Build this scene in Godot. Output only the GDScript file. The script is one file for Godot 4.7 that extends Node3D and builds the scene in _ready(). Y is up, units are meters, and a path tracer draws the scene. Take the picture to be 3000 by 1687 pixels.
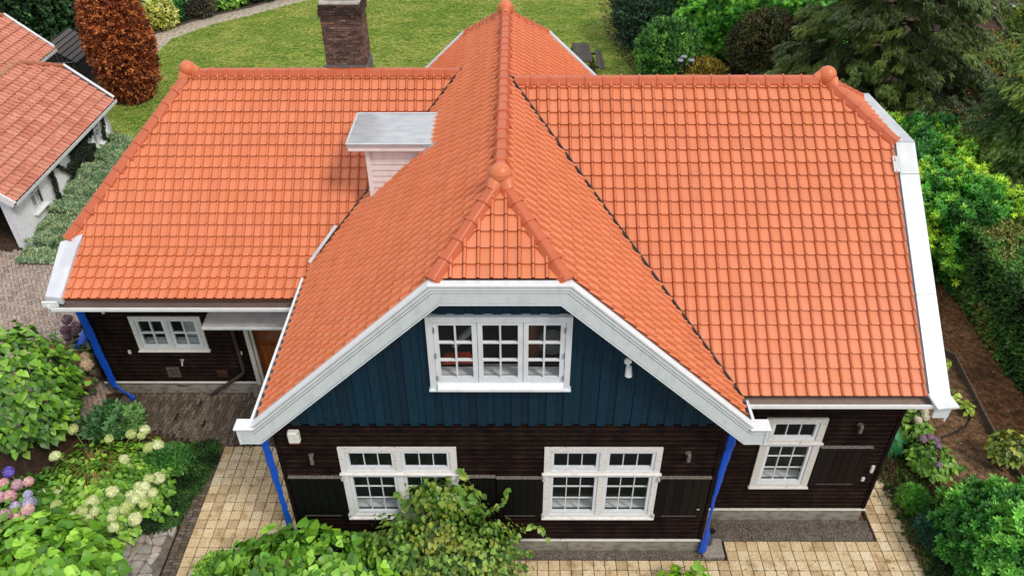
extends Node3D
# A wooden house with a new orange tiled roof, seen from the air. Metres, y up; the front wall stands on z = 0 and faces +z.

const TW := 0.19      # tile cover width
const TG := 0.244     # tile gauge
const SLOPE := 0.936  # pitch of the middle roof
const RIDGE_Y := 7.344

var rng := RandomNumberGenerator.new()
var M := {}
var used := {}
var house: Node3D
var roof: MeshInstance3D
var tile_variants: Array = []
var whole_tiles: Array = []   # [score, transform, variant]
var field: MB
var eye := Vector3(0.227, 13.0, 8.982)


# ------------------------------------------------------------------ mesh builder
class MB:
	var v := PackedVector3Array()
	var n := PackedVector3Array()
	var c := PackedColorArray()
	var col := Color(1, 1, 1)

	func tri(a: Vector3, b: Vector3, d: Vector3) -> void:   # anticlockwise seen from outside
		var nn := (b - a).cross(d - a)
		if nn.length_squared() < 1e-16:
			return
		nn = nn.normalized()
		v.append(a); v.append(d); v.append(b)
		n.append(nn); n.append(nn); n.append(nn)
		c.append(col); c.append(col); c.append(col)

	func trin(a: Vector3, b: Vector3, d: Vector3, na: Vector3, nb: Vector3, nd: Vector3) -> void:
		if (b - a).cross(d - a).length_squared() < 1e-16:
			return
		v.append(a); v.append(d); v.append(b)
		n.append(na); n.append(nd); n.append(nb)
		c.append(col); c.append(col); c.append(col)

	func quad(a: Vector3, b: Vector3, d: Vector3, e: Vector3) -> void:
		tri(a, b, d)
		tri(a, d, e)

	func box(ctr: Vector3, size: Vector3, bs := Basis()) -> void:
		var h := size * 0.5
		var p := []
		for i in 8:
			p.append(ctr + bs * Vector3(h.x if i & 1 else -h.x, h.y if i & 2 else -h.y, h.z if i & 4 else -h.z))
		quad(p[4], p[5], p[7], p[6])
		quad(p[1], p[0], p[2], p[3])
		quad(p[5], p[1], p[3], p[7])
		quad(p[0], p[4], p[6], p[2])
		quad(p[6], p[7], p[3], p[2])
		quad(p[0], p[1], p[5], p[4])

	func span(a: Vector3, b: Vector3) -> void:
		box((a + b) * 0.5, (b - a).abs())

	# a box whose edges are chamfered by e
	func cbox(ctr: Vector3, size: Vector3, e: float, bs := Basis()) -> void:
		var h := size * 0.5
		var ax := [Vector3(1, 0, 0), Vector3(0, 1, 0), Vector3(0, 0, 1)]
		for k in 3:
			var a: Vector3 = ax[k]
			var b: Vector3 = ax[(k + 1) % 3]
			var d: Vector3 = ax[(k + 2) % 3]
			var hb: float = h.dot(b) - e
			var hd: float = h.dot(d) - e
			for s in [-1.0, 1.0]:
				var o: Vector3 = a * h.dot(a) * s
				var q := [ctr + bs * (o - b * hb - d * hd), ctr + bs * (o + b * hb - d * hd), ctr + bs * (o + b * hb + d * hd), ctr + bs * (o - b * hb + d * hd)]
				if s > 0: quad(q[0], q[1], q[2], q[3])
				else: quad(q[3], q[2], q[1], q[0])
			for s in [-1.0, 1.0]:
				for t in [-1.0, 1.0]:
					# edges along a, between the faces b*s and d*t
					var la: float = h.dot(a) - e
					var p0: Vector3 = b * h.dot(b) * s + d * (h.dot(d) - e) * t
					var p1: Vector3 = b * (h.dot(b) - e) * s + d * h.dot(d) * t
					var q2 := [ctr + bs * (p0 - a * la), ctr + bs * (p1 - a * la), ctr + bs * (p1 + a * la), ctr + bs * (p0 + a * la)]
					if s * t > 0: quad(q2[3], q2[2], q2[1], q2[0])
					else: quad(q2[0], q2[1], q2[2], q2[3])

	# a paving slab: top face on y = 0, chamfered, no underside
	func slab(w: float, d: float, h: float, e: float) -> void:
		var a := w * 0.5
		var b := d * 0.5
		var t := [Vector3(-a + e, 0, b - e), Vector3(a - e, 0, b - e), Vector3(a - e, 0, -b + e), Vector3(-a + e, 0, -b + e)]
		var m := [Vector3(-a, -e, b), Vector3(a, -e, b), Vector3(a, -e, -b), Vector3(-a, -e, -b)]
		quad(t[0], t[1], t[2], t[3])
		for i in 4:
			var j := (i + 1) % 4
			quad(m[i], m[j], t[j], t[i])
			quad(m[i] - Vector3(0, h - e, 0), m[j] - Vector3(0, h - e, 0), m[j], m[i])

	func tube(pts: Array, rad, k := 8, flat := 1.0, cap := true) -> void:
		var rings := []
		var side := Vector3.ZERO
		for i in pts.size():
			var p: Vector3 = pts[i]
			var q0: Vector3 = pts[maxi(i - 1, 0)]
			var q1: Vector3 = pts[mini(i + 1, pts.size() - 1)]
			var t := (q1 - q0).normalized()
			if side == Vector3.ZERO:
				side = t.cross(Vector3(0, 0, 1) if absf(t.z) < 0.9 else Vector3(1, 0, 0)).normalized()
			side = (side - t * side.dot(t)).normalized()
			var up := t.cross(side)
			var r: float = rad[i] if rad is Array else rad
			var ring := []
			for j in k:
				var an := TAU * j / k
				ring.append([p + side * cos(an) * r + up * sin(an) * r * flat, (side * cos(an) * flat + up * sin(an)).normalized()])
			rings.append(ring)
		for i in rings.size() - 1:
			for j in k:
				var a = rings[i][j]; var b = rings[i][(j + 1) % k]; var d = rings[i + 1][(j + 1) % k]; var e = rings[i + 1][j]
				trin(a[0], b[0], d[0], a[1], b[1], d[1])
				trin(a[0], d[0], e[0], a[1], d[1], e[1])
		if cap:
			for s in [0, rings.size() - 1]:
				for j in range(1, k - 1):
					if s == 0: tri(rings[s][0][0], rings[s][j + 1][0], rings[s][j][0])
					else: tri(rings[s][0][0], rings[s][j][0], rings[s][j + 1][0])

	# profile of (radius, height) turned about y
	func lathe(at: Vector3, prof: Array, k := 12) -> void:
		for i in prof.size() - 1:
			var r0: Vector2 = prof[i]
			var r1: Vector2 = prof[i + 1]
			var tn := (r1 - r0).normalized()
			for j in k:
				var a0 := TAU * j / k
				var a1 := TAU * (j + 1) / k
				var d0 := Vector3(sin(a0), 0, cos(a0))
				var d1 := Vector3(sin(a1), 0, cos(a1))
				var n0 := (d0 * tn.y - Vector3(0, tn.x, 0)).normalized()
				var n1 := (d1 * tn.y - Vector3(0, tn.x, 0)).normalized()
				var p := [at + d0 * r0.x + Vector3(0, r0.y, 0), at + d1 * r0.x + Vector3(0, r0.y, 0), at + d1 * r1.x + Vector3(0, r1.y, 0), at + d0 * r1.x + Vector3(0, r1.y, 0)]
				trin(p[0], p[1], p[2], n0, n1, n1)
				trin(p[0], p[2], p[3], n0, n1, n0)

	# a polygon in x, y drawn out from z0 to z1
	func ext(poly: PackedVector2Array, z0: float, z1: float, xf := Transform3D()) -> void:
		var p := poly
		if Geometry2D.is_polygon_clockwise(p):   # anticlockwise with y up
			p = poly.duplicate()
			p.reverse()
		if Geometry2D.is_polygon_clockwise(poly) == Geometry2D.is_polygon_clockwise(p):
			p = poly
		var area := 0.0
		for i in p.size():
			area += p[i].cross(p[(i + 1) % p.size()])
		if area < 0:
			p = p.duplicate()
			p.reverse()
		var ix := Geometry2D.triangulate_polygon(p)
		for i in range(0, ix.size(), 3):
			var a := p[ix[i]]; var b := p[ix[i + 1]]; var d := p[ix[i + 2]]
			if (b - a).cross(d - a) < 0:
				var t := b; b = d; d = t
			tri(xf * Vector3(a.x, a.y, z1), xf * Vector3(b.x, b.y, z1), xf * Vector3(d.x, d.y, z1))
			tri(xf * Vector3(a.x, a.y, z0), xf * Vector3(d.x, d.y, z0), xf * Vector3(b.x, b.y, z0))
		for i in p.size():
			var a := p[i]; var b := p[(i + 1) % p.size()]
			quad(xf * Vector3(a.x, a.y, z0), xf * Vector3(b.x, b.y, z0), xf * Vector3(b.x, b.y, z1), xf * Vector3(a.x, a.y, z1))

	func put(m: MB, xf: Transform3D, tint := Color(1, 1, 1)) -> void:
		v.append_array(xf * m.v)
		n.append_array(Transform3D(xf.basis.orthonormalized(), Vector3.ZERO) * m.n)
		if tint == Color(1, 1, 1):
			c.append_array(m.c)
		else:
			for q in m.c:
				c.append(q * tint)

	func mesh() -> ArrayMesh:
		var a := []
		a.resize(Mesh.ARRAY_MAX)
		a[Mesh.ARRAY_VERTEX] = v
		a[Mesh.ARRAY_NORMAL] = n
		a[Mesh.ARRAY_COLOR] = c
		var m := ArrayMesh.new()
		if v.size():
			m.add_surface_from_arrays(Mesh.PRIMITIVE_TRIANGLES, a)
		return m


# ------------------------------------------------------------------ nodes
func C(h: String) -> Color:
	return Color(h).srgb_to_linear()

func mb(h := "ffffff") -> MB:
	var m := MB.new()
	m.col = C(h)
	return m

func numbered(called: String) -> String:
	used[called] = used.get(called, -1) + 1
	return called if used[called] == 0 else "%s_%03d" % [called, used[called]]

func tag(o: Node3D, label := "", category := "", group := "", kind := "") -> Node3D:
	if label: o.set_meta("label", label)
	if category: o.set_meta("category", category)
	if group: o.set_meta("group", group)
	if kind: o.set_meta("kind", kind)
	return o

func thing(called: String, label: String, category: String, at := Vector3.ZERO, group := "") -> Node3D:
	var o := Node3D.new()
	o.name = numbered(called)
	add_child(o)
	o.position = at
	tag(o, label, category, group)
	return o

func pname(parent: Node, called: String) -> String:
	var k := str(parent.get_instance_id()) + called
	used[k] = used.get(k, -1) + 1
	return called if used[k] == 0 else "%s_%03d" % [called, used[k]]

func part(called: String, m, mat: Material, parent: Node3D, xf := Transform3D()) -> MeshInstance3D:
	var o := MeshInstance3D.new()
	o.mesh = m.mesh() if m is MB else m
	o.material_override = mat
	o.name = pname(parent, called)
	o.transform = xf
	parent.add_child(o)
	return o

func struct(called: String, m: MB, mat: Material) -> MeshInstance3D:
	var o := MeshInstance3D.new()
	o.mesh = m.mesh()
	o.material_override = mat
	o.name = numbered(called)
	add_child(o)
	o.set_meta("kind", "structure")
	return o

func scatter(called: String, m, mat: Material, parent: Node3D, xfs: Array, cols: PackedColorArray) -> MultiMeshInstance3D:
	var mm := MultiMesh.new()
	mm.transform_format = MultiMesh.TRANSFORM_3D
	mm.use_colors = true
	mm.mesh = m.mesh() if m is MB else m
	mm.instance_count = xfs.size()
	for i in xfs.size():
		mm.set_instance_transform(i, xfs[i])
		mm.set_instance_color(i, cols[i])
	var o := MultiMeshInstance3D.new()
	o.multimesh = mm
	o.material_override = mat
	o.name = pname(parent, called)
	parent.add_child(o)
	o.set_meta("kind", "stuff")
	return o

func rnd(a := 0.0, b := 1.0) -> float:
	return rng.randf_range(a, b)

func sphere_dir() -> Vector3:
	var y := rnd(-1, 1)
	var a := rnd(0, TAU)
	var r := sqrt(1 - y * y)
	return Vector3(r * cos(a), y, r * sin(a))


# ------------------------------------------------------------------ materials
func noise(freq: float, oct := 4, sd := 1, kind := FastNoiseLite.TYPE_SIMPLEX_SMOOTH) -> FastNoiseLite:
	var f := FastNoiseLite.new()
	f.noise_type = kind
	f.frequency = freq
	f.fractal_octaves = oct
	f.seed = sd
	return f

func ntex(f: FastNoiseLite, stops: Array, size := 512) -> NoiseTexture2D:
	var g := Gradient.new()
	var offs := PackedFloat32Array()
	var cs := PackedColorArray()
	for s in stops:
		offs.append(s[0])
		cs.append(s[1] if s[1] is Color else Color(s[1]))
	g.offsets = offs
	g.colors = cs
	var t := NoiseTexture2D.new()
	t.width = size
	t.height = size
	t.seamless = true
	t.noise = f
	t.color_ramp = g
	return t

func nbump(f: FastNoiseLite, strength := 4.0, size := 512) -> NoiseTexture2D:
	var t := NoiseTexture2D.new()
	t.width = size
	t.height = size
	t.seamless = true
	t.as_normal_map = true
	t.bump_strength = strength
	t.noise = f
	return t

func mat(rough: float, tex: Texture2D = null, scale := Vector3.ONE, bump: Texture2D = null, detail: Texture2D = null, dscale := Vector3.ONE) -> StandardMaterial3D:
	var m := StandardMaterial3D.new()
	m.vertex_color_use_as_albedo = true
	m.roughness = rough
	m.cull_mode = BaseMaterial3D.CULL_DISABLED
	if tex or bump:
		m.uv1_triplanar = true
		m.uv1_world_triplanar = true
		m.uv1_scale = scale
	if tex:
		m.albedo_texture = tex
	if bump:
		m.normal_enabled = true
		m.normal_texture = bump
		m.normal_scale = 0.6
	if detail:
		m.detail_enabled = true
		m.detail_albedo = detail
		m.detail_blend_mode = BaseMaterial3D.BLEND_MODE_MUL
		m.detail_uv_layer = BaseMaterial3D.DETAIL_UV_2
		m.uv2_triplanar = true
		m.uv2_world_triplanar = true
		m.uv2_scale = dscale
	return m

func materials() -> void:
	var blotch := ntex(noise(0.008, 5, 3), [[0.0, "c4c4c4"], [0.5, "ececec"], [1.0, "ffffff"]])
	var fine := ntex(noise(0.05, 4, 5), [[0.0, "b8b8b8"], [0.5, "eeeeee"], [1.0, "ffffff"]])
	var grainy := nbump(noise(0.09, 3, 8), 3.0)
	M.tile = mat(0.42, ntex(noise(0.01, 4, 12), [[0.0, "f0e8e4"], [0.5, "fcfcfc"], [1.0, "fffaf6"]]), Vector3(0.4, 0.4, 0.4), null, ntex(noise(0.06, 3, 15), [[0.0, "f2eeec"], [0.6, "ffffff"], [1.0, "ffffff"]]), Vector3(1.6, 1.6, 1.6))
	M.oldtile = mat(0.85, ntex(noise(0.03, 5, 21), [[0.0, "7a5a54"], [0.22, "c8b4ac"], [0.4, "ffffff"], [0.8, "fff6ec"], [1.0, "e8dcc4"]]), Vector3(0.55, 0.55, 0.55), null, fine, Vector3(2, 2, 2))
	M.paint = mat(0.42, ntex(noise(0.012, 4, 31), [[0.0, "eaebe9"], [0.3, "f6f7f6"], [0.6, "fcfcfc"], [1.0, "ffffff"]]), Vector3(0.9, 0.35, 0.9))
	M.peel = mat(0.75, ntex(noise(0.035, 5, 37), [[0.0, "8a837a"], [0.12, "a8a299"], [0.2, "eceae7"], [0.6, "f8f7f5"], [1.0, "ffffff"]]), Vector3(0.35, 1.5, 0.6), nbump(noise(0.05, 4, 38), 2.0))
	M.blackwood = mat(0.8, ntex(noise(0.03, 5, 41), [[0.0, "6c605c"], [0.4, "b4aaa6"], [0.7, "f0e8e4"], [1.0, "ffffff"]]), Vector3(0.22, 2.6, 0.6), nbump(noise(0.03, 4, 43), 4.0), ntex(noise(0.012, 4, 44), [[0.0, "8a7c78"], [0.6, "ffffff"], [1.0, "ffe8e0"]]), Vector3(0.35, 0.35, 0.35))
	M.blackwood.metallic_specular = 0.25
	M.bluewood = mat(0.6, ntex(noise(0.03, 5, 47), [[0.0, "c8c8c8"], [0.5, "f0f0f0"], [1.0, "ffffff"]]), Vector3(1.8, 0.22, 0.6), nbump(noise(0.03, 4, 48), 1.0))
	M.bluewood.metallic_specular = 0.3
	M.greywood = mat(0.85, ntex(noise(0.03, 5, 51), [[0.0, "7c7874"], [0.5, "d8d4d0"], [1.0, "ffffff"]]), Vector3(1.2, 1.2, 1.2), grainy)
	M.zinc = mat(0.42, ntex(noise(0.009, 5, 57), [[0.0, "dde0e4"], [0.35, "eeeeef"], [0.6, "faf9f9"], [1.0, "fffaf8"]]), Vector3(0.5, 0.5, 0.5))
	M.zinc.metallic = 0.15
	M.sheet = mat(0.3, ntex(noise(0.012, 5, 58), [[0.0, "ccd0d6"], [0.4, "dcdde0"], [0.6, "e8e4e0"], [1.0, "f2ecea"]]), Vector3(0.35, 0.35, 0.8))
	M.sheet.metallic = 0.35
	M.lead = mat(0.55, blotch, Vector3(1.5, 1.5, 1.5), grainy)
	M.concrete = mat(0.88, ntex(noise(0.014, 5, 61), [[0.0, "a8a49c"], [0.5, "e4e2de"], [1.0, "ffffff"]]), Vector3(0.5, 0.9, 0.5), grainy, fine, Vector3(1.7, 1.7, 1.7))
	M.slab = mat(0.85, ntex(noise(0.016, 5, 65), [[0.0, "a89c8e"], [0.2, "d4cabd"], [0.36, "f4eee6"], [0.7, "ffffff"], [1.0, "fffaf2"]]), Vector3(0.3, 0.3, 0.3), grainy, ntex(noise(0.05, 5, 66), [[0.0, "8a8074"], [0.28, "d8d2c8"], [0.45, "ffffff"], [1.0, "ffffff"]]), Vector3(1.1, 1.1, 1.1))
	M.brick = mat(0.9, ntex(noise(0.03, 5, 71), [[0.0, "847870"], [0.5, "dcd4ce"], [1.0, "ffffff"]]), Vector3(0.8, 0.8, 0.8), grainy)
	M.whitewall = mat(0.85, ntex(noise(0.012, 5, 75), [[0.0, "eceef0"], [0.5, "fafafa"], [1.0, "ffffff"]]), Vector3(0.5, 0.5, 0.5), nbump(noise(0.05, 4, 76), 5.0))
	M.soil = mat(0.95, ntex(noise(0.03, 6, 81), [[0.0, "54443a"], [0.35, "84705e"], [0.6, "a08a78"], [1.0, "c0ac98"]]), Vector3(0.35, 0.35, 0.35), nbump(noise(0.06, 5, 82), 8.0), ntex(noise(0.008, 4, 83), [[0.0, "8c7c64"], [0.5, "d8c8b4"], [1.0, "ffffff"]]), Vector3(0.14, 0.14, 0.14))
	M.gravel = mat(0.95, ntex(noise(0.09, 4, 85), [[0.0, "4a4440"], [0.5, "8c837c"], [1.0, "c0b8b0"]]), Vector3(0.7, 0.7, 0.7), nbump(noise(0.12, 3, 86), 8.0), ntex(noise(0.01, 4, 87), [[0.0, "a89c90"], [0.5, "e8e0d8"], [1.0, "ffffff"]]), Vector3(0.3, 0.3, 0.3))
	M.lawn = mat(0.95, ntex(noise(0.014, 6, 91), [[0.0, "628a24"], [0.35, "86a238"], [0.55, "a2b24a"], [0.75, "b6bc62"], [1.0, "c6bc78"]]), Vector3(0.11, 0.11, 0.11), nbump(noise(0.12, 3, 92), 8.0), ntex(noise(0.06, 5, 93), [[0.0, "6c7850"], [0.5, "d0d8bc"], [1.0, "ffffff"]]), Vector3(0.5, 0.5, 0.5))
	M.blade = mat(0.7)
	M.blade.backlight_enabled = true
	M.blade.backlight = Color(0.18, 0.26, 0.05)
	M.leaf = mat(0.45)
	M.leaf.backlight_enabled = true
	M.leaf.backlight = Color(0.18, 0.28, 0.04)
	M.darkleaf = mat(0.5)
	M.darkleaf.backlight_enabled = true
	M.darkleaf.backlight = Color(0.06, 0.1, 0.03)
	M.petal = mat(0.8)
	M.petal.backlight_enabled = true
	M.petal.backlight = Color(0.3, 0.3, 0.22)
	M.bark = mat(0.95, ntex(noise(0.04, 5, 97), [[0.0, "6a5c50"], [0.5, "c4b8ac"], [1.0, "ffffff"]]), Vector3(1.6, 0.5, 1.6), grainy)
	M.plastic = mat(0.38)
	M.plain = mat(0.6)
	M.iron = mat(0.5)
	var g := StandardMaterial3D.new()
	g.transparency = BaseMaterial3D.TRANSPARENCY_ALPHA
	g.albedo_color = Color(0.8, 0.9, 0.88, 0.015)
	g.roughness = 0.03
	g.metallic_specular = 0.3
	M.glass = g


# ------------------------------------------------------------------ roof tiles
func tile_mesh(h: String, f: float) -> MB:
	# x across, y up the slope, z out of it; a flat pan with a roll on its left side and a thick front edge
	var m := mb(h)
	m.col = Color(m.col.r * f, m.col.g * f, m.col.b * f)
	var base := m.col
	var prof := [Vector2(0.0, -0.013), Vector2(0.002, 0.012), Vector2(0.008, 0.038), Vector2(0.023, 0.05), Vector2(0.038, 0.038), Vector2(0.0455, 0.008), Vector2(0.046, -0.013), Vector2(0.0505, -0.013), Vector2(0.052, 0.0), Vector2(0.12, -0.002), Vector2(0.185, 0.0), Vector2(0.186, -0.009)]
	var l := TG + 0.025
	for i in prof.size() - 1:
		var a: Vector2 = prof[i]
		var b: Vector2 = prof[i + 1]
		var p0 := Vector3(a.x, 0.0, a.y + 0.044)
		var p1 := Vector3(b.x, 0.0, b.y + 0.044)
		var q0 := Vector3(a.x, l, a.y + 0.006)
		var q1 := Vector3(b.x, l, b.y + 0.006)
		m.quad(p0, p1, q1, q0)
		var e := 0.026
		m.quad(Vector3(a.x, 0.006, a.y + 0.044 - e), Vector3(b.x, 0.006, b.y + 0.044 - e), p1, p0)
	m.col = base
	return m

func clip_poly(p: Array, nx: Vector2, d: float) -> Array:   # keeps nx . xy <= d
	var o := []
	for i in p.size():
		var a: Vector3 = p[i]
		var b: Vector3 = p[(i + 1) % p.size()]
		var fa := nx.x * a.x + nx.y * a.y - d
		var fb := nx.x * b.x + nx.y * b.y - d
		if fa <= 0: o.append(a)
		if (fa < 0) != (fb < 0) and absf(fa - fb) > 1e-9:
			o.append(a.lerp(b, fa / (fa - fb)))
	return o

func slope_frame(o: Vector3, u: Vector3, up: Vector3) -> Transform3D:
	var uu := u.normalized()
	var vv := (up - uu * up.dot(uu)).normalized()
	return Transform3D(Basis(uu, vv, uu.cross(vv)), o)

# pts: corners of the roof plane in the world, in order; the first edge is the eave. phase: where on the eave a roll starts
func lay(pts: Array, u: Vector3, phase: float, seen: bool, v0 := 0.0, inset := 0.0) -> void:
	var up: Vector3 = Vector3.ZERO
	var nrm := Vector3.ZERO
	for i in range(1, pts.size() - 1):
		nrm += (pts[i] - pts[0]).cross(pts[i + 1] - pts[0])
	nrm = nrm.normalized()
	if nrm.y < 0: nrm = -nrm
	up = nrm.cross(u)
	if up.y < 0: up = -up
	var fr := slope_frame(pts[0], u, up)
	if fr.basis.z.y < 0:
		fr = slope_frame(pts[0], -u, up)
	var inv := fr.affine_inverse()
	var poly := []
	var lo := Vector2(1e9, 1e9)
	var hi := Vector2(-1e9, -1e9)
	for p in pts:
		var q: Vector3 = inv * p
		poly.append(Vector2(q.x, q.y))
		lo = lo.min(Vector2(q.x, q.y))
		hi = hi.max(Vector2(q.x, q.y))
	var area := 0.0
	for i in poly.size():
		area += poly[i].cross(poly[(i + 1) % poly.size()])
	if area < 0: poly.reverse()
	var cuts := []
	for i in poly.size():
		var a: Vector2 = poly[i]
		var b: Vector2 = poly[(i + 1) % poly.size()]
		var e := (b - a).normalized()
		var out := Vector2(e.y, -e.x)
		var flat_edge: bool = absf(e.y) < 0.02
		cuts.append([out, out.dot(a) - (0.0 if flat_edge else inset)])
	var r := 0
	var y := lo.y + v0
	while y < hi.y:
		var k := floori((lo.x - phase) / TW)
		var x := phase + k * TW
		while x < hi.x:
			var over := []
			var dead := false
			for cu in cuts:
				var nn: Vector2 = cu[0]
				var worst := -1e9
				var best := 1e9
				for w in [Vector2(x, y), Vector2(x + TW, y), Vector2(x, y + TG), Vector2(x + TW, y + TG)]:
					var f: float = nn.dot(w) - cu[1]
					worst = maxf(worst, f)
					best = minf(best, f)
				if best > -0.003: dead = true
				if worst > 0.004: over.append(cu)
			if not dead:
				var tilt := Basis(Vector3(1, 0, 0), rnd(-0.002, 0.002)) * Basis(Vector3(0, 1, 0), rnd(-0.003, 0.003))
				var xf := fr * Transform3D(tilt, Vector3(x + rnd(-0.0008, 0.0008), y + rnd(-0.0015, 0.0015), rnd(-0.001, 0.001)))
				var vi := rng.randi() % tile_variants.size()
				if over.is_empty():
					var score := 0.0
					if seen:
						var d := xf.origin - eye
						score = absf(fr.basis.z.dot(d.normalized())) / d.length_squared()
					whole_tiles.append([score, xf, vi])
				else:
					var src: MB = tile_variants[vi]
					var m := MB.new()
					m.col = src.c[0]
					for t in range(0, src.v.size(), 3):
						var tri := [src.v[t], src.v[t + 1], src.v[t + 2]]
						for cu in over:
							var nn2: Vector2 = cu[0]
							tri = clip_poly(tri, nn2, cu[1] - nn2.dot(Vector2(x, y)))
							if tri.size() < 3: break
						if tri.size() < 3: continue
						for q in range(1, tri.size() - 1):
							m.tri(tri[0], tri[q + 1], tri[q])
					field.put(m, xf)
			x += TW
		y += TG
		r += 1

# the boarding under the tiles
func deck(m: MB, pts: Array) -> void:
	var nrm := Vector3.ZERO
	for i in range(1, pts.size() - 1):
		nrm += (pts[i] - pts[0]).cross(pts[i + 1] - pts[0])
	nrm = nrm.normalized()
	if nrm.y < 0: nrm = -nrm
	var t := []
	var b := []
	for p in pts:
		t.append(p - nrm * 0.012)
		b.append(p - nrm * 0.11)
	for i in range(1, pts.size() - 1):
		m.tri(t[0], t[i], t[i + 1])
		m.tri(b[0], b[i + 1], b[i])
	for i in pts.size():
		var j := (i + 1) % pts.size()
		m.quad(b[i], b[j], t[j], t[i])

var ridge_m: ArrayMesh
func ridge_mesh() -> MB:
	var m := mb("c8663f")
	var prof := [Vector2(-0.122, -0.09), Vector2(-0.114, -0.05), Vector2(-0.068, 0.034), Vector2(-0.05, 0.046), Vector2(0.05, 0.046), Vector2(0.068, 0.034), Vector2(0.114, -0.05), Vector2(0.122, -0.09)]
	var secs := [[0.0, 1.0], [0.003, 1.22], [0.012, 1.3], [0.03, 1.3], [0.04, 1.22], [0.043, 1.0], [0.345, 0.97]]
	for s in secs.size() - 1:
		for i in prof.size() - 1:
			var a: Vector2 = prof[i] * secs[s][1]
			var b: Vector2 = prof[i + 1] * secs[s][1]
			var d: Vector2 = prof[i + 1] * secs[s + 1][1]
			var e: Vector2 = prof[i] * secs[s + 1][1]
			# x along the ridge, y across, z up
			m.quad(Vector3(secs[s][0], a.x, a.y), Vector3(secs[s + 1][0], e.x, e.y), Vector3(secs[s + 1][0], d.x, d.y), Vector3(secs[s][0], b.x, b.y))
	for i in prof.size() - 1:
		m.tri(Vector3(0, 0, -0.05), Vector3(0, prof[i].x, prof[i].y), Vector3(0, prof[i + 1].x, prof[i + 1].y))
	return m

# the ridge or hip tiles from p0 (the end whose collar shows) to p1
func ridge_run(p0: Vector3, p1: Vector3, up: Vector3, lift := 0.045) -> void:
	var t := (p1 - p0).normalized()
	var z := (up - t * up.dot(t)).normalized()
	var bs := Basis(t, z.cross(t), z)
	var len := (p1 - p0).length()
	var n := maxi(1, roundi(len / 0.335))
	var g := len / n
	for i in n:
		part("ridge_tile", ridge_m, M.tile, roof, Transform3D(bs.rotated(z, rnd(-0.008, 0.008)).scaled_local(Vector3(g / 0.335, 1, 1)), p0 + t * g * i + z * (lift + rnd(-0.003, 0.003))))

func ball_cap(at: Vector3, dirs: Array) -> void:
	# the domed cap where a ridge meets two hips, with a skirt over each run
	var m := mb("d97a4e")
	var prof := []
	for i in 10:
		var a := -0.4 * PI + 0.9 * PI * i / 9.0
		prof.append(Vector2(cos(a) * 0.17, 0.05 + sin(a) * 0.17))
	m.lathe(Vector3.ZERO, prof, 18)
	for d in dirs:
		var dd: Vector3 = d.normalized()
		m.tube([dd * 0.04, dd * 0.13, dd * 0.2 - Vector3(0, 0.03, 0)], [0.15, 0.135, 0.1], 12, 0.8, true)
	part("ridge_cap", m, M.tile, roof, Transform3D(Basis(), at))

func band(path: Array, d0: float, d1: float, z0: float, z1: float, m: MB) -> void:
	# strip of a fascia that follows a path in x, y between the offsets d0 and d1 below it
	var a := offset(path, d0)
	var b := offset(path, d1)
	for i in path.size() - 1:
		m.ext(PackedVector2Array([a[i], b[i], b[i + 1], a[i + 1]]), z0, z1)

func offset(path: Array, d: float) -> Array:
	var o := []
	for i in path.size():
		var t0: Vector2 = (path[i] - path[maxi(i - 1, 0)]).normalized()
		var t1: Vector2 = (path[mini(i + 1, path.size() - 1)] - path[i]).normalized()
		if i == 0: t0 = t1
		if i == path.size() - 1: t1 = t0
		var n0 := Vector2(t0.y, -t0.x)
		var n1 := Vector2(t1.y, -t1.x)
		var nn := (n0 + n1).normalized()
		o.append(path[i] + nn * d / maxf(0.3, nn.dot(n0)))
	return o


# ------------------------------------------------------------------ walls and windows
func rect_minus(r: Array, holes: Array) -> Array:
	var xs := [r[0], r[2]]
	var ys := [r[1], r[3]]
	for h in holes:
		for k in [0, 2]:
			if h[k] > r[0] and h[k] < r[2] and not xs.has(h[k]): xs.append(h[k])
		for k in [1, 3]:
			if h[k] > r[1] and h[k] < r[3] and not ys.has(h[k]): ys.append(h[k])
	xs.sort()
	ys.sort()
	var o := []
	for j in ys.size() - 1:
		var run := -1.0e9
		for i in xs.size() - 1:
			var cx: float = (xs[i] + xs[i + 1]) * 0.5
			var cy: float = (ys[j] + ys[j + 1]) * 0.5
			var free := true
			for h in holes:
				if cx > h[0] and cx < h[2] and cy > h[1] and cy < h[3]: free = false
			if free and run < -1.0e8: run = xs[i]
			if run > -1.0e8 and not free:
				o.append([run, ys[j], xs[i], ys[j + 1]])
				run = -1.0e9
		if run > -1.0e8: o.append([run, ys[j], xs[xs.size() - 1], ys[j + 1]])
	return o

func boxes(m: MB, rects: Array, z0: float, z1: float) -> void:
	for r in rects:
		m.box(Vector3((r[0] + r[2]) * 0.5, (r[1] + r[3]) * 0.5, (z0 + z1) * 0.5), Vector3(r[2] - r[0], r[3] - r[1], z1 - z0))

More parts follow.
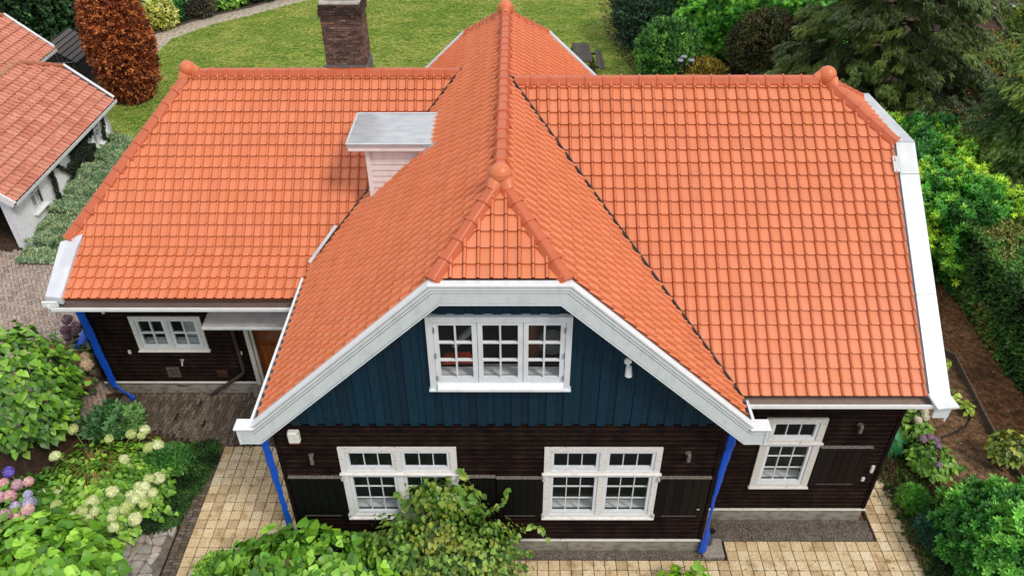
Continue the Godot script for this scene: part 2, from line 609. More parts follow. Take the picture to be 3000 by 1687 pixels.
func board_mesh(x0: float, x1: float, y0: float, y1: float, f: float) -> MB:
	var m := mb("2a1d1a")
	var base := Color(m.col.r * f, m.col.g * f, m.col.b * f)
	var edge := C("46382f")
	edge = Color(edge.r * f, edge.g * f, edge.b * f)
	var p := [Vector2(0.0, y0), Vector2(0.03, y0), Vector2(0.036, y0 + 0.008), Vector2(0.03, y0 + 0.02), Vector2(0.016, y1 - 0.006), Vector2(0.006, y1)]
	for i in p.size() - 1:
		m.col = edge if i == 2 else base
		m.quad(Vector3(x0, p[i].y, p[i].x), Vector3(x1, p[i].y, p[i].x), Vector3(x1, p[i + 1].y, p[i + 1].x), Vector3(x0, p[i + 1].y, p[i + 1].x))
	m.col = base
	for x in [x0, x1]:
		for i in range(1, p.size() - 1):
			m.tri(Vector3(x, p[0].y, p[0].x), Vector3(x, p[i].y, p[i].x), Vector3(x, p[i + 1].y, p[i + 1].x))
	return m

# a boarded wall in its own plane: x to the right, y up, z outwards
func boarded_wall(xf: Transform3D, r: Array, holes: Array, step := 0.112, seams := true) -> MeshInstance3D:
	var b := mb("2a2420")
	boxes(b, rect_minus(r, holes), -0.16, -0.002)
	var w := part("wall", b, M.greywood, house, xf)
	var n := roundi((r[3] - r[1]) / step)
	var st: float = (r[3] - r[1]) / n
	for i in n:
		var y0: float = r[1] + st * i
		var y1 := y0 + st
		var hs := []
		for h in holes:
			if (y0 + y1) * 0.5 > h[1] and (y0 + y1) * 0.5 < h[3]: hs.append([h[0], y0 - 1, h[2], y1 + 1])
		for q in rect_minus([r[0], y0, r[2], y1], hs):
			var cut: float = q[2]
			if seams and q[2] - q[0] > 3.0 and rnd() < 0.6:
				cut = lerpf(q[0], q[2], rnd(0.3, 0.7))
			for s in ([[q[0], q[2]]] if cut == q[2] else [[q[0], cut - 0.002], [cut + 0.002, q[2]]]):
				part("board", board_mesh(s[0], s[1], y0 + 0.001, y1 + 0.001, rnd(0.78, 1.2)), M.blackwood, w)
	return w

# a window: r the outer frame, cas the casements [x0, y0, x1, y1, columns, rows]
func window(xf: Transform3D, r: Array, cas: Array, fmat: Material, fcol: String, opts := {}) -> MeshInstance3D:
	var f := mb(fcol)
	var holes := []
	for c in cas: holes.append(c)
	boxes(f, rect_minus(r, holes), -0.06, opts.get("proud", 0.062))
	var w := part("window", f, fmat, house, xf)
	var sill := mb(fcol)
	sill.cbox(Vector3((r[0] + r[2]) * 0.5, r[1] + 0.005, 0.045), Vector3(r[2] - r[0] + 0.05, 0.034, 0.12), 0.008)
	part("sill", sill, fmat, w)
	if opts.get("transom", 0.0) > 0:
		var t := mb(fcol)
		t.cbox(Vector3((r[0] + r[2]) * 0.5, opts.transom, 0.075), Vector3(r[2] - r[0] + 0.07, 0.03, 0.06), 0.006)
		part("transom", t, fmat, w)
	for c in cas:
		var sd: float = opts.get("stile", 0.056)
		var g := [c[0] + sd, c[1] + sd + 0.02, c[2] - sd, c[3] - sd + 0.012]
		var s := mb("e6eaee")
		boxes(s, rect_minus([c[0] + 0.004, c[1] + 0.004, c[2] - 0.004, c[3] - 0.004], [g]), -0.01, opts.get("sash", 0.045))
		part("sash", s, M.paint, w)
		var cols: int = c[4]
		var rows: int = c[5]
		var cw: float = (g[2] - g[0]) / cols
		var rh: float = (g[3] - g[1]) / rows
		var bw: float = opts.get("bar", 0.017)
		for i in range(1, cols):
			var b := mb("dfe3e6")
			b.span(Vector3(g[0] + cw * i - bw * 0.5, g[1], opts.get("barb", -0.008)), Vector3(g[0] + cw * i + bw * 0.5, g[3], opts.get("barz", 0.03)))
			part("glazing_bar", b, M.paint, w)
		for j in range(1, rows):
			var b := mb("eef1f3")
			b.span(Vector3(g[0], g[1] + rh * j - bw * 0.5, opts.get("barb", -0.008) + 0.002), Vector3(g[2], g[1] + rh * j + bw * 0.5, opts.get("barz", 0.03) - 0.003))
			part("glazing_bar", b, M.paint, w)
		for i in cols:
			for j in rows:
				var p := mb()
				p.quad(Vector3(g[0] + cw * i, g[1] + rh * j, 0.005), Vector3(g[0] + cw * (i + 1), g[1] + rh * j, 0.005), Vector3(g[0] + cw * (i + 1), g[1] + rh * (j + 1), 0.005), Vector3(g[0] + cw * i, g[1] + rh * (j + 1), 0.005))
				part("pane", p, M.glass, w)
		if c[1] - r[1] < 0.3:
			var inner := mb("d5dbdc")
			inner.span(Vector3(c[0] - 0.02, c[1] + 0.05, -0.22), Vector3(c[2] + 0.02, c[1] + 0.08, -0.065))
			part("inner_sill", inner, M.paint, w)
	return w

func plinth(a: Vector3, b: Vector3, out: Vector3) -> void:
	# a and b: the ends of the wall line on the ground; the cast concrete plinth in lengths, with the white flashing along its top
	var d := (b - a).normalized()
	var len := (b - a).length()
	var bs := Basis(d, Vector3.UP, d.cross(Vector3.UP))
	var n := maxi(1, roundi(len / 2.3))
	for i in n:
		var m := mb("b4ada2")
		var f := rnd(0.92, 1.06)
		m.col = Color(m.col.r * f, m.col.g * f, m.col.b * f)
		m.cbox(a + d * len * (i + 0.5) / n + out * 0.0 + Vector3(0, 0.13, 0), Vector3(len / n - 0.006, 0.38, 0.12), 0.008, bs)
		part("plinth", m, M.concrete, house)
	var t := mb("e9e4de")
	t.cbox(a + d * len * 0.5 + out * 0.012 + Vector3(0, 0.334, 0), Vector3(len + 0.08, 0.028, 0.16), 0.006, bs)
	part("plinth_flashing", t, M.peel, house)

func shutter(xf: Transform3D, x0: float, x1: float, y0: float, y1: float, bar: bool, h := "14100f") -> void:
	var m := mb(h)
	m.cbox(Vector3((x0 + x1) * 0.5, (y0 + y1) * 0.5, 0.052), Vector3(x1 - x0, y1 - y0, 0.02), 0.003)
	var s := part("shutter", m, M.bluewood, house, xf)
	var n := 6
	var w := (x1 - x0) / n
	for i in n:
		var p := mb(h)
		var f := rnd(0.8, 1.25)
		p.col = Color(p.col.r * f, p.col.g * f, p.col.b * f)
		p.cbox(Vector3(x0 + w * (i + 0.5), (y0 + y1) * 0.5, 0.071), Vector3(w - 0.005, y1 - y0 - 0.01, 0.018), 0.004)
		part("plank", p, M.bluewood, s)
	var t := mb("8d8782")
	t.cbox(Vector3((x0 + x1) * 0.5, y1 + 0.012, 0.07), Vector3(x1 - x0 + 0.02, 0.022, 0.06), 0.004)
	part("hinge_bar", t, M.greywood, s)
	if bar:
		var u := mb("6a625e")
		u.box(Vector3((x0 + x1) * 0.5, y0 + 0.07, 0.086), Vector3(x1 - x0 - 0.25, 0.014, 0.012))
		part("hinge_bar", u, M.greywood, s)

func tint(m: MB, lo := 0.9, hi := 1.1) -> MB:
	var f := rnd(lo, hi)
	m.col = Color(m.col.r * f, m.col.g * f, m.col.b * f)
	return m


# ------------------------------------------------------------------ the house
func build_house() -> void:
	house = thing("wooden_house", "dark wooden house with a new orange tiled cross roof and navy gable", "house")
	var F := Transform3D()                                                                  # the front wall
	var R := Transform3D(Basis(), Vector3(0, 0, -0.695))                                     # the right wing
	var L := Transform3D(Basis(), Vector3(0, 0, -4.18))                                      # the left wing
	var fl := [-2.70, 1.06, -0.85, 2.80]
	var fr := [0.77, 1.06, 2.61, 2.80]
	var rw := [4.66, 1.06, 5.59, 2.78]
	var lw := [-8.02, 1.36, -6.62, 2.21]
	boarded_wall(F, [-3.743, 0.344, 3.623, 3.40], [fl, fr])
	boarded_wall(R, [3.64, 0.344, 6.881, 3.55], [rw])
	boarded_wall(L, [-9.109, 0.344, -3.75, 3.50], [lw, [-5.62, 0.30, -4.5, 2.42]])
	boarded_wall(Transform3D(Basis(Vector3.UP, -PI / 2), Vector3(-3.743, 0, 0)), [-4.18, 0.344, -0.01, 3.55], [])
	boarded_wall(Transform3D(Basis(Vector3.UP, PI / 2), Vector3(3.623, 0, 0)), [0.01, 0.344, 0.69, 3.55], [], 0.112, false)
	boarded_wall(Transform3D(Basis(Vector3.UP, PI / 2), Vector3(6.881, 0, 0)), [0.70, 0.344, 8.97, 3.55], [])
	boarded_wall(Transform3D(Basis(Vector3.UP, -PI / 2), Vector3(-9.109, 0, 0)), [-10.04, 0.344, -4.19, 3.30], [])
	# the walls at the back and the gables of the wings
	var bk := mb("33262a")
	bk.span(Vector3(-9.1, 0, -10.1), Vector3(-3.4, 3.4, -9.95))
	part("wall", bk, M.blackwood, house)
	bk = mb("33262a")
	bk.span(Vector3(3.4, 0, -9.0), Vector3(6.85, 3.6, -8.85))
	part("wall", bk, M.blackwood, house)
	bk = mb("33262a")
	bk.ext(PackedVector2Array([Vector2(-3.6, 0), Vector2(3.6, 0), Vector2(3.6, 3.8), Vector2(1.0, 6.2), Vector2(-1.0, 6.2), Vector2(-3.6, 3.8)]), -9.25, -9.1)
	part("wall", bk, M.blackwood, house)
	bk = mb("33262a")
	bk.ext(PackedVector2Array([Vector2(8.97, 3.5), Vector2(0.7, 3.5), Vector2(3.75, 6.2), Vector2(5.9, 6.2)]), -0.12, 0.0, Transform3D(Basis(Vector3.UP, PI / 2), Vector3(6.87, 0, 0)))
	part("gable", bk, M.blackwood, house)
	bk = mb("33262a")
	bk.ext(PackedVector2Array([Vector2(4.2, 3.2), Vector2(10.0, 3.2), Vector2(9.2, 3.95), Vector2(4.9, 3.95)]), -0.12, 0.0, Transform3D(Basis(Vector3.UP, PI / 2), Vector3(-8.95, 0, 0)))
	part("gable", bk, M.blackwood, house)
	plinth(Vector3(-3.77, 0, -0.02), Vector3(3.65, 0, -0.02), Vector3(0, 0, 1))
	plinth(Vector3(3.68, 0, -0.715), Vector3(6.91, 0, -0.715), Vector3(0, 0, 1))
	plinth(Vector3(-9.14, 0, -4.2), Vector3(-3.8, 0, -4.2), Vector3(0, 0, 1))
	plinth(Vector3(6.86, 0, -0.72), Vector3(6.86, 0, -8.9), Vector3(1, 0, 0))
	plinth(Vector3(3.6, 0, -0.06), Vector3(3.6, 0, -0.69), Vector3(1, 0, 0))
	plinth(Vector3(-3.72, 0, -4.1), Vector3(-3.72, 0, -0.06), Vector3(-1, 0, 0))
	plinth(Vector3(-9.09, 0, -10.0), Vector3(-9.09, 0, -4.24), Vector3(-1, 0, 0))
	# corner boards
	for q in [[-3.76, 0.02, 3.4], [3.64, 0.02, 3.4], [6.9, -0.675, 3.5], [-9.13, -4.16, 3.4]]:
		var cb := mb("2c201d")
		cb.cbox(Vector3(q[0], 0.36 + (q[2] - 0.36) * 0.5, q[1]), Vector3(0.07, q[2] - 0.36, 0.07), 0.008)
		part("corner_board", cb, M.blackwood, house)
	# floors and ceilings inside
	var fls := mb("241e1a")
	for y in [0.28, 3.3]:
		fls.span(Vector3(-3.55, y - 0.1, -9.1), Vector3(3.45, y, -0.17))
		fls.span(Vector3(3.46, y - 0.1, -8.84), Vector3(6.7, y, -0.87))
		fls.span(Vector3(-8.94, y - 0.1, -9.94), Vector3(-3.56, y, -4.35))
	fls.col = C("181614")
	fls.span(Vector3(-3.5, 0.3, -3.9), Vector3(3.4, 3.18, -3.75))
	fls.span(Vector3(3.5, 0.3, -3.6), Vector3(6.7, 3.18, -3.45))
	fls.span(Vector3(-8.9, 0.3, -7.0), Vector3(-3.6, 3.18, -6.9))
	fls.span(Vector3(-1.6, 3.32, -3.1), Vector3(1.6, 5.5, -3.0))
	part("floor", fls, M.concrete, house)

	# windows
	window(F, [-2.77, 1.01, -0.78, 2.87], [[-2.66, 1.1, -1.83, 2.16, 3, 3], [-1.72, 1.1, -0.89, 2.16, 3, 3], [-2.66, 2.29, -1.83, 2.77, 3, 1], [-1.72, 2.29, -0.89, 2.77, 3, 1]], M.peel, "eceae8", {"transom": 2.225, "barz": -0.004, "barb": -0.03})
	window(F, [0.7, 1.01, 2.68, 2.87], [[0.81, 1.1, 1.64, 2.16, 3, 3], [1.75, 1.1, 2.58, 2.16, 3, 3], [0.81, 2.29, 1.64, 2.77, 3, 1], [1.75, 2.29, 2.58, 2.77, 3, 1]], M.peel, "eceae8", {"transom": 2.225, "barz": -0.004, "barb": -0.03})
	window(R, [4.59, 1.01, 5.66, 2.84], [[4.72, 1.1, 5.54, 2.16, 3, 3], [4.72, 2.29, 5.54, 2.74, 3, 1]], M.peel, "dedbd7", {"transom": 2.225, "barz": -0.004, "barb": -0.03})
	window(L, [-8.09, 1.3, -6.55, 2.27], [[-7.98, 1.39, -7.36, 2.18, 2, 2], [-7.28, 1.39, -6.66, 2.18, 2, 2]], M.peel, "e2dfdb", {"bar": 0.035, "barz": 0.04})
	var up := window(Transform3D(Basis(), Vector3(0, 0, 0.05)), [-1.1, 4.275, 1.05, 5.73], [[-1.0, 4.42, -0.35, 5.63, 2, 3], [-0.35, 4.42, 0.33, 5.63, 2, 3], [0.33, 4.42, 0.96, 5.63, 2, 3]], M.paint, "e3e8ec", {"bar": 0.027, "barz": 0.042, "stile": 0.078})
	var lg := mb("f2f4f6")
	var a := [Vector3(-0.98, 4.42, 0.06), Vector3(-0.98, 4.345, 0.135), Vector3(-0.98, 4.30, 0.135), Vector3(-0.98, 4.30, 0.02)]
	for i in 4:
		var j := (i + 1) % 4
		lg.quad(a[i], a[j], a[j] + Vector3(1.93, 0, 0), a[i] + Vector3(1.93, 0, 0))
	for s in [0.0, 1.93]:
		lg.quad(a[0] + Vector3(s, 0, 0), a[1] + Vector3(s, 0, 0), a[2] + Vector3(s, 0, 0), a[3] + Vector3(s, 0, 0))
	part("sloping_sill", lg, M.paint, up)
	for x in [-0.985, 0.945]:
		for y in [4.52, 4.98, 5.48]:
			var hg := mb("8b9196")
			hg.cbox(Vector3(x, y, 0.066), Vector3(0.022, 0.1, 0.02), 0.004)
			part("hinge", hg, M.zinc, up)
	for q in [[-2.77, 2.1], [-0.78, 2.1], [-2.77, 1.1], [0.7, 2.1], [2.68, 2.1], [0.7, 1.1], [2.68, 1.1]]:
		var pin := mb("c9c7c3")
		pin.cbox(Vector3(q[0], q[1], 0.075), Vector3(0.055, 0.09, 0.05), 0.01)
		part("shutter_pin", pin, M.peel, house)
	# a pale blind behind the right casement of the left wing's window
	var bl := mb("aab0ae")
	bl.span(Vector3(-7.1, 1.45, -4.46), Vector3(-6.6, 2.2, -4.44))
	part("blind", bl, M.paint, house)
	# shutters folded back against the walls
	shutter(F, -3.70, -2.79, 1.03, 2.13, true)
	shutter(F, -0.76, -0.14, 1.03, 2.15, false)
	shutter(F, -0.11, 0.69, 1.03, 2.12, true)
	shutter(F, 2.70, 3.58, 1.03, 2.13, true, "1e1715")
	shutter(R, 5.68, 6.60, 1.06, 2.12, true, "1e1715")

	build_gable()
	build_roof()
	build_trim()
	build_fixtures()

func gable_top(x: float) -> float:
	return minf(6.42, 7.30 - SLOPE * absf(x))

func build_gable() -> void:
	# the navy vertical boards above the front wall, every second one shorter and set back
	var g := mb("1b2c38")
	var hole := [-1.02, 4.3, 0.97, 5.65]
	var xs := [-3.95, -3.0, -2.0, -1.02, 0.97, 2.0, 3.0, 3.95]
	for i in xs.size() - 1:
		var x0: float = xs[i]
		var x1: float = xs[i + 1]
		if i == 3:
			g.ext(PackedVector2Array([Vector2(x0, 3.4), Vector2(x1, 3.4), Vector2(x1, 4.3), Vector2(x0, 4.3)]), -0.1, 0.0)
			g.ext(PackedVector2Array([Vector2(x0, 5.65), Vector2(x1, 5.65), Vector2(x1, gable_top(x1)), Vector2(x0, gable_top(x0))]), -0.1, 0.0)
		else:
			g.ext(PackedVector2Array([Vector2(x0, 3.4), Vector2(x1, 3.4), Vector2(x1, maxf(3.41, gable_top(x1))), Vector2(x0, maxf(3.41, gable_top(x0)))]), -0.1, 0.0)
	var gw := part("gable", g, M.bluewood, house)
	var w := 0.148
	var x := -3.70
	var k := 0
	while x < 3.66:
		var z1 := 0.05 if k % 2 == 0 else 0.03
		var yb := 3.40 + (0.0 if k % 2 == 0 else 0.03)
		var segs := [x, x + w]
		for e in [hole[0], hole[2]]:
			if e > x + 0.002 and e < x + w - 0.002: segs = [x, e, x + w]
		var f := rnd(0.86, 1.16)
		for s in segs.size() - 1:
			var a: float = segs[s] + 0.001
			var b: float = segs[s + 1] - 0.001
			var t0 := gable_top(a)
			var t1 := gable_top(b)
			if maxf(t0, t1) < yb + 0.02: continue
			t0 = maxf(t0, yb + 0.01)
			t1 = maxf(t1, yb + 0.01)
			var mid := (a + b) * 0.5
			var polys := []
			if mid > hole[0] and mid < hole[2]:
				polys = [[yb, yb, 4.3, 4.3], [5.65, 5.65, t1, t0]]
			else:
				polys = [[yb, yb, t1, t0]]
			for p in polys:
				var m := mb("193546")
				m.col = Color(m.col.r * f, m.col.g * f, m.col.b * f)
				m.ext(PackedVector2Array([Vector2(a, p[0]), Vector2(b, p[1]), Vector2(b, p[2]), Vector2(a, p[3])]), 0.002, z1)
				part("board", m, M.bluewood, gw)
		x += w if k % 2 == 0 else w * 0.86
		k += 1

func build_roof() -> void:
	for q in [["e0865c", 1.0], ["de845a", 0.975], ["e1885e", 1.015], ["df8357", 0.985], ["e0865d", 1.0], ["e1875e", 1.025]]:
		tile_variants.append(tile_mesh(q[0], q[1]))
	field = MB.new()
	ridge_m = ridge_mesh().mesh()
	var X := Vector3(1, 0, 0)
	var Z := Vector3(0, 0, 1)
	# corners
	var cf := Vector3(0, RIDGE_Y, -1.008)
	var cb := Vector3(0, RIDGE_Y, -8.313)
	var hy := RIDGE_Y - SLOPE * 0.914
	var ey := RIDGE_Y - SLOPE * 3.86
	var rr := Vector3(5.859, 7.238, -4.834)
	var rl := Vector3(0.113, 7.238, -4.834)
	var rv := Vector3(3.862, 3.73, -0.302)
	var rh := Vector3(6.98, 6.48, -3.855)
	var re := Vector3(6.98, 3.73, -0.302)
	var rhn := Vector3(6.98, 6.48, -5.813)
	var ll := Vector3(-6.699, 6.475, -7.113)
	var lr := Vector3(-0.93, 6.475, -7.113)
	var lh := Vector3(-8.83, 4.11, -4.47)
	var lhn := Vector3(-8.83, 4.11, -9.756)
	var lk := 3.956
	var lkz := -4.304
	var lvk := Vector3(-(RIDGE_Y - lk) / SLOPE, lk, lkz)
	var le := Vector3(-8.69, 3.42, -3.27)
	var lve := Vector3(-(RIDGE_Y - 3.42) / SLOPE, 3.42, -3.27)
	var lve2 := Vector3(-3.95, 3.42, -3.27)
	var planes := [
		[[rv, re, rh, rr, rl], X, 0.808 - 0.023 - 3.862 + 20 * TW, true, 0.055],
		[[rh, rhn, rr], Z, 0.02, true, 0.03],
		[[Vector3(6.98, 3.73, -9.366), Vector3(3.862, 3.73, -9.366), rl, rr, rhn], X, 0.0, false, 0.03],
		[[lvk, Vector3(-8.72, lk, lkz), lh, ll, lr], X, 0.002, true, 0.05],
		[[lve2, le, Vector3(-8.72, lk, lkz), lvk], X, 0.142, true, 0.02],
		[[lhn, lh, ll], Z, 0.05, false, 0.03],
		[[Vector3(-8.7, 3.6, -10.32), Vector3(-3.98, 3.6, -10.32), lr, ll, lhn], X, 0.0, false, 0.03],
		[[Vector3(-3.86, ey, 0.21), Vector3(-3.86, ey, -3.87), lvk, lr, Vector3(0, RIDGE_Y, -7.113), cf, Vector3(-0.914, hy, 0.21)], Z, 0.0, true, 0.03],
		[[Vector3(-0.914, hy, -9.447), cb, Vector3(0, RIDGE_Y, -7.113), lr, Vector3(-3.16, RIDGE_Y - SLOPE * 3.16, -9.447)], Z, 0.0, true, 0.03],
		[[Vector3(3.86, ey, 0.21), Vector3(0.914, hy, 0.21), cf, Vector3(0, RIDGE_Y, -4.834), rl, rv], Z, 0.07, true, 0.03],
		[[Vector3(3.86, ey, -9.447), Vector3(3.86, ey, -9.366), rl, Vector3(0, RIDGE_Y, -4.834), cb, Vector3(0.914, hy, -9.447)], Z, 0.03, true, 0.03],
		[[Vector3(-0.914, hy, 0.21), Vector3(0.914, hy, 0.21), cf], X, 0.914 - 0.11 - 0.023 + 0.0, true, 0.02],
		[[Vector3(0.914, hy, -9.447), Vector3(-0.914, hy, -9.447), cb], X, 0.0, false, 0.02],
	]
	var dk := mb("8c4a30")
	for p in planes:
		deck(dk, p[0])
	roof = part("roof", dk, M.lead, house)
	for p in planes:
		var pts: Array = p[0]
		# the eave edge must come first and be level: rows are laid from the lowest corner
		var lowest := 1.0e9
		var first := 0
		for i in pts.size():
			var e: float = pts[i].y + pts[(i + 1) % pts.size()].y
			if e < lowest - 0.001:
				lowest = e
				first = i
		var turned := []
		for i in pts.size(): turned.append(pts[(first + i) % pts.size()])
		lay(turned, p[1], p[2], p[3], -0.035, p[4])
	whole_tiles.sort_custom(func(q, w): return q[0] > w[0])
	var meshes := []
	for t in tile_variants: meshes.append(t.mesh())
	for i in whole_tiles.size():
		var q: Array = whole_tiles[i]
		if i < 300: part("roof_tile", meshes[q[2]], M.tile, roof, q[1])
		else: field.put(tile_variants[q[2]], q[1])
	tag(part("tile_field", field, M.tile, roof), "", "", "", "stuff")

	# ridges and hips, each run from the end whose collars overlap
	var ny := Vector3(0, 1, 0)
	ridge_run(cf + Vector3(0, 0, -0.12), cb + Vector3(0, 0, 0.1), ny)
	ridge_run(rr + Vector3(-0.1, 0, 0), Vector3(0.2, 7.238, -4.834), ny)
	ridge_run(ll + Vector3(0.1, 0, 0), Vector3(-0.95, 6.475, -7.113), ny)
	for s in [-1.0, 1.0]:
		ridge_run(Vector3(0.935 * s, hy - 0.02, 0.235), cf + Vector3(0.06 * s, -0.06, 0.08), Vector3(0.25 * s, 1, 0.35))
		ridge_run(Vector3(0.914 * s, hy, -9.447), cb + Vector3(0.06 * s, -0.06, -0.08), Vector3(0.25 * s, 1, -0.35))
	ridge_run(rh, rr + Vector3(0.1, -0.07, 0.09), Vector3(0.35, 1, 0.35))
	ridge_run(rhn, rr + Vector3(0.1, -0.07, -0.09), Vector3(0.35, 1, -0.35))
	ridge_run(lh + Vector3(-0.05, -0.05, 0.06), ll + Vector3(-0.08, -0.09, 0.1), Vector3(-0.5, 1, 0.4))
	ridge_run(lhn, ll + Vector3(-0.08, -0.09, -0.1), Vector3(-0.5, 1, -0.4))
	ball_cap(cf + Vector3(0, 0.05, 0.0), [Vector3(0.6, -0.55, 0.8), Vector3(-0.6, -0.55, 0.8), Vector3(0, 0, -1)])
	ball_cap(cb + Vector3(0, 0.05, 0.0), [Vector3(0.6, -0.55, -0.8), Vector3(-0.6, -0.55, -0.8), Vector3(0, 0, 1)])
	ball_cap(rr + Vector3(0, 0.05, 0), [Vector3(-1, 0, 0), Vector3(0.75, -0.5, 0.65), Vector3(0.75, -0.5, -0.65)])
	ball_cap(ll + Vector3(0, 0.05, 0), [Vector3(1, 0, 0), Vector3(-0.6, -0.65, 0.7), Vector3(-0.6, -0.65, -0.7)])
	# grey lead in the valleys; a raised dark strip paints the gap's shade
	for q in [[rl, rv, 0.06], [lr, Vector3(-3.7, 3.88, -4.1), 0.05], [lr, Vector3(-3.1, 4.44, -9.4), 0.05], [rl, Vector3(3.8, 3.78, -9.3), 0.05]]:
		var a: Vector3 = q[0]
		var b: Vector3 = q[1]
		var t := (b - a).normalized()
		var side := t.cross(ny).normalized()
		var m := mb("302c2b")
		m.box((a + b) * 0.5 + Vector3(0, 0.1, 0), Vector3((b - a).length(), 0.02, 0.026), Basis(t, side.cross(t), side))
		part("lead_and_gap_shade", m, M.lead, roof)
		var m2 := mb("8f9294")
		var to_middle: float = -signf(b.x) * q[2] * 0.9
		m2.box((a + b) * 0.5 + Vector3(to_middle * 0.75, 0.045, to_middle * 0.2), Vector3((b - a).length(), 0.012, 0.07), Basis(t, side.cross(t), side))
		part("lead_and_gap_shade", m2, M.lead, roof)
	var pa := Vector3(-3.88, 3.79, -3.86)
	var pb := Vector3(-3.4, 4.25, -4.5)
	var pt := (pb - pa).normalized()
	var ps := pt.cross(ny).normalized()
	var pale := mb("d2d6d9")
	pale.box((pa + pb) * 0.5 + Vector3(0, 0.085, 0), Vector3((pb - pa).length(), 0.02, 0.07), Basis(pt, ps.cross(pt), ps))
	part("flashing", pale, M.zinc, roof)
	# a lead flashing at the foot of the right hip
	var fsh := mb("b9bfc4")
	fsh.box(Vector3(6.91, 6.27, -3.47), Vector3(0.12, 0.3, 0.02), Basis(Vector3(1, 0, 0), -0.912))
	part("flashing", fsh, M.zinc, roof)

	var gap := mb("2e2c2c")  # dark strip painted as the shade in the gap under the hip tiles
	gap.box(Vector3(0, hy - 0.035, 0.225), Vector3(1.9, 0.03, 0.03))
	part("lead_and_gap_shade", gap, M.lead, roof)

	build_dormer()
	build_chimney()

func build_dormer() -> void:
	var b := mb("cfc4c0")
	b.span(Vector3(-2.62, 4.2, -5.8), Vector3(-1.2, 6.03, -4.70))
	var d := part("dormer", b, M.paint, house)
	var n := 10
	for i in n:
		var m := tint(mb("f0e4e2"), 0.95, 1.04)
		var y0 := 4.72 + i * 0.128
		m.ext(PackedVector2Array([Vector2(0, y0), Vector2(0.026, y0), Vector2(0.03, y0 + 0.012), Vector2(0.012, y0 + 0.128), Vector2(0, y0 + 0.128)]), 0.0, 1.4, Transform3D(Basis(Vector3(0, 0, 1), Vector3(0, 1, 0), Vector3(1, 0, 0)), Vector3(-2.6, 0, -4.70)))
		part("board", m, M.paint, d)
		var s := tint(mb("e6dedc"), 0.95, 1.04)
		s.ext(PackedVector2Array([Vector2(0, y0), Vector2(-0.026, y0), Vector2(-0.03, y0 + 0.012), Vector2(-0.012, y0 + 0.128), Vector2(0, y0 + 0.128)]), -5.78, -4.7, Transform3D(Basis(), Vector3(-2.62, 0, 0)))
		part("board", s, M.paint, d)
	var c := mb("f4f1f0")
	c.cbox(Vector3(-2.62, 5.2, -4.685), Vector3(0.09, 1.68, 0.09), 0.008)
	part("corner_board", c, M.paint, d)
	# the flat zinc roof with its raised rim
	var f := mb("dde2e6")
	f.cbox(Vector3(-2.16, 6.105, -5.17), Vector3(1.62, 0.06, 1.36), 0.01)
	var rf := part("zinc_roof", f, M.sheet, d)
	for q in [[Vector3(-2.16, 6.145, -4.5), Vector3(1.66, 0.03, 0.035)], [Vector3(-2.16, 6.145, -5.84), Vector3(1.66, 0.03, 0.035)], [Vector3(-2.965, 6.145, -5.17), Vector3(0.04, 0.03, 1.39)]]:
		var m := mb("d9dee2")
		m.cbox(q[0], q[1], 0.012)
		part("rim", m, M.zinc, rf)
	var fas := mb("f6efee")
	fas.box(Vector3(-2.16, 6.03, -4.525), Vector3(1.58, 0.085, 0.03))
	fas.box(Vector3(-2.935, 6.03, -5.19), Vector3(0.03, 0.085, 1.3))
	part("fascia", fas, M.paint, d)
	# the soft lead where it meets the slope
	var l := mb("b4bcc2")
	var sl := Vector3(-1, -SLOPE, 0).normalized()
	var nn := Vector3(-SLOPE, 1, 0).normalized()
	for q in [[-1.33, -4.46, 0.34], [-1.3, -5.9, 0.2], [-2.62, -4.6, 0.16]]:
		l.box(Vector3(q[0], RIDGE_Y - SLOPE * absf(q[0]), q[1]) + nn * 0.045 + sl * 0.05, Vector3(q[2], 0.012, 0.13), Basis(sl, nn, sl.cross(nn)))
	part("flashing", l, M.zinc, d)

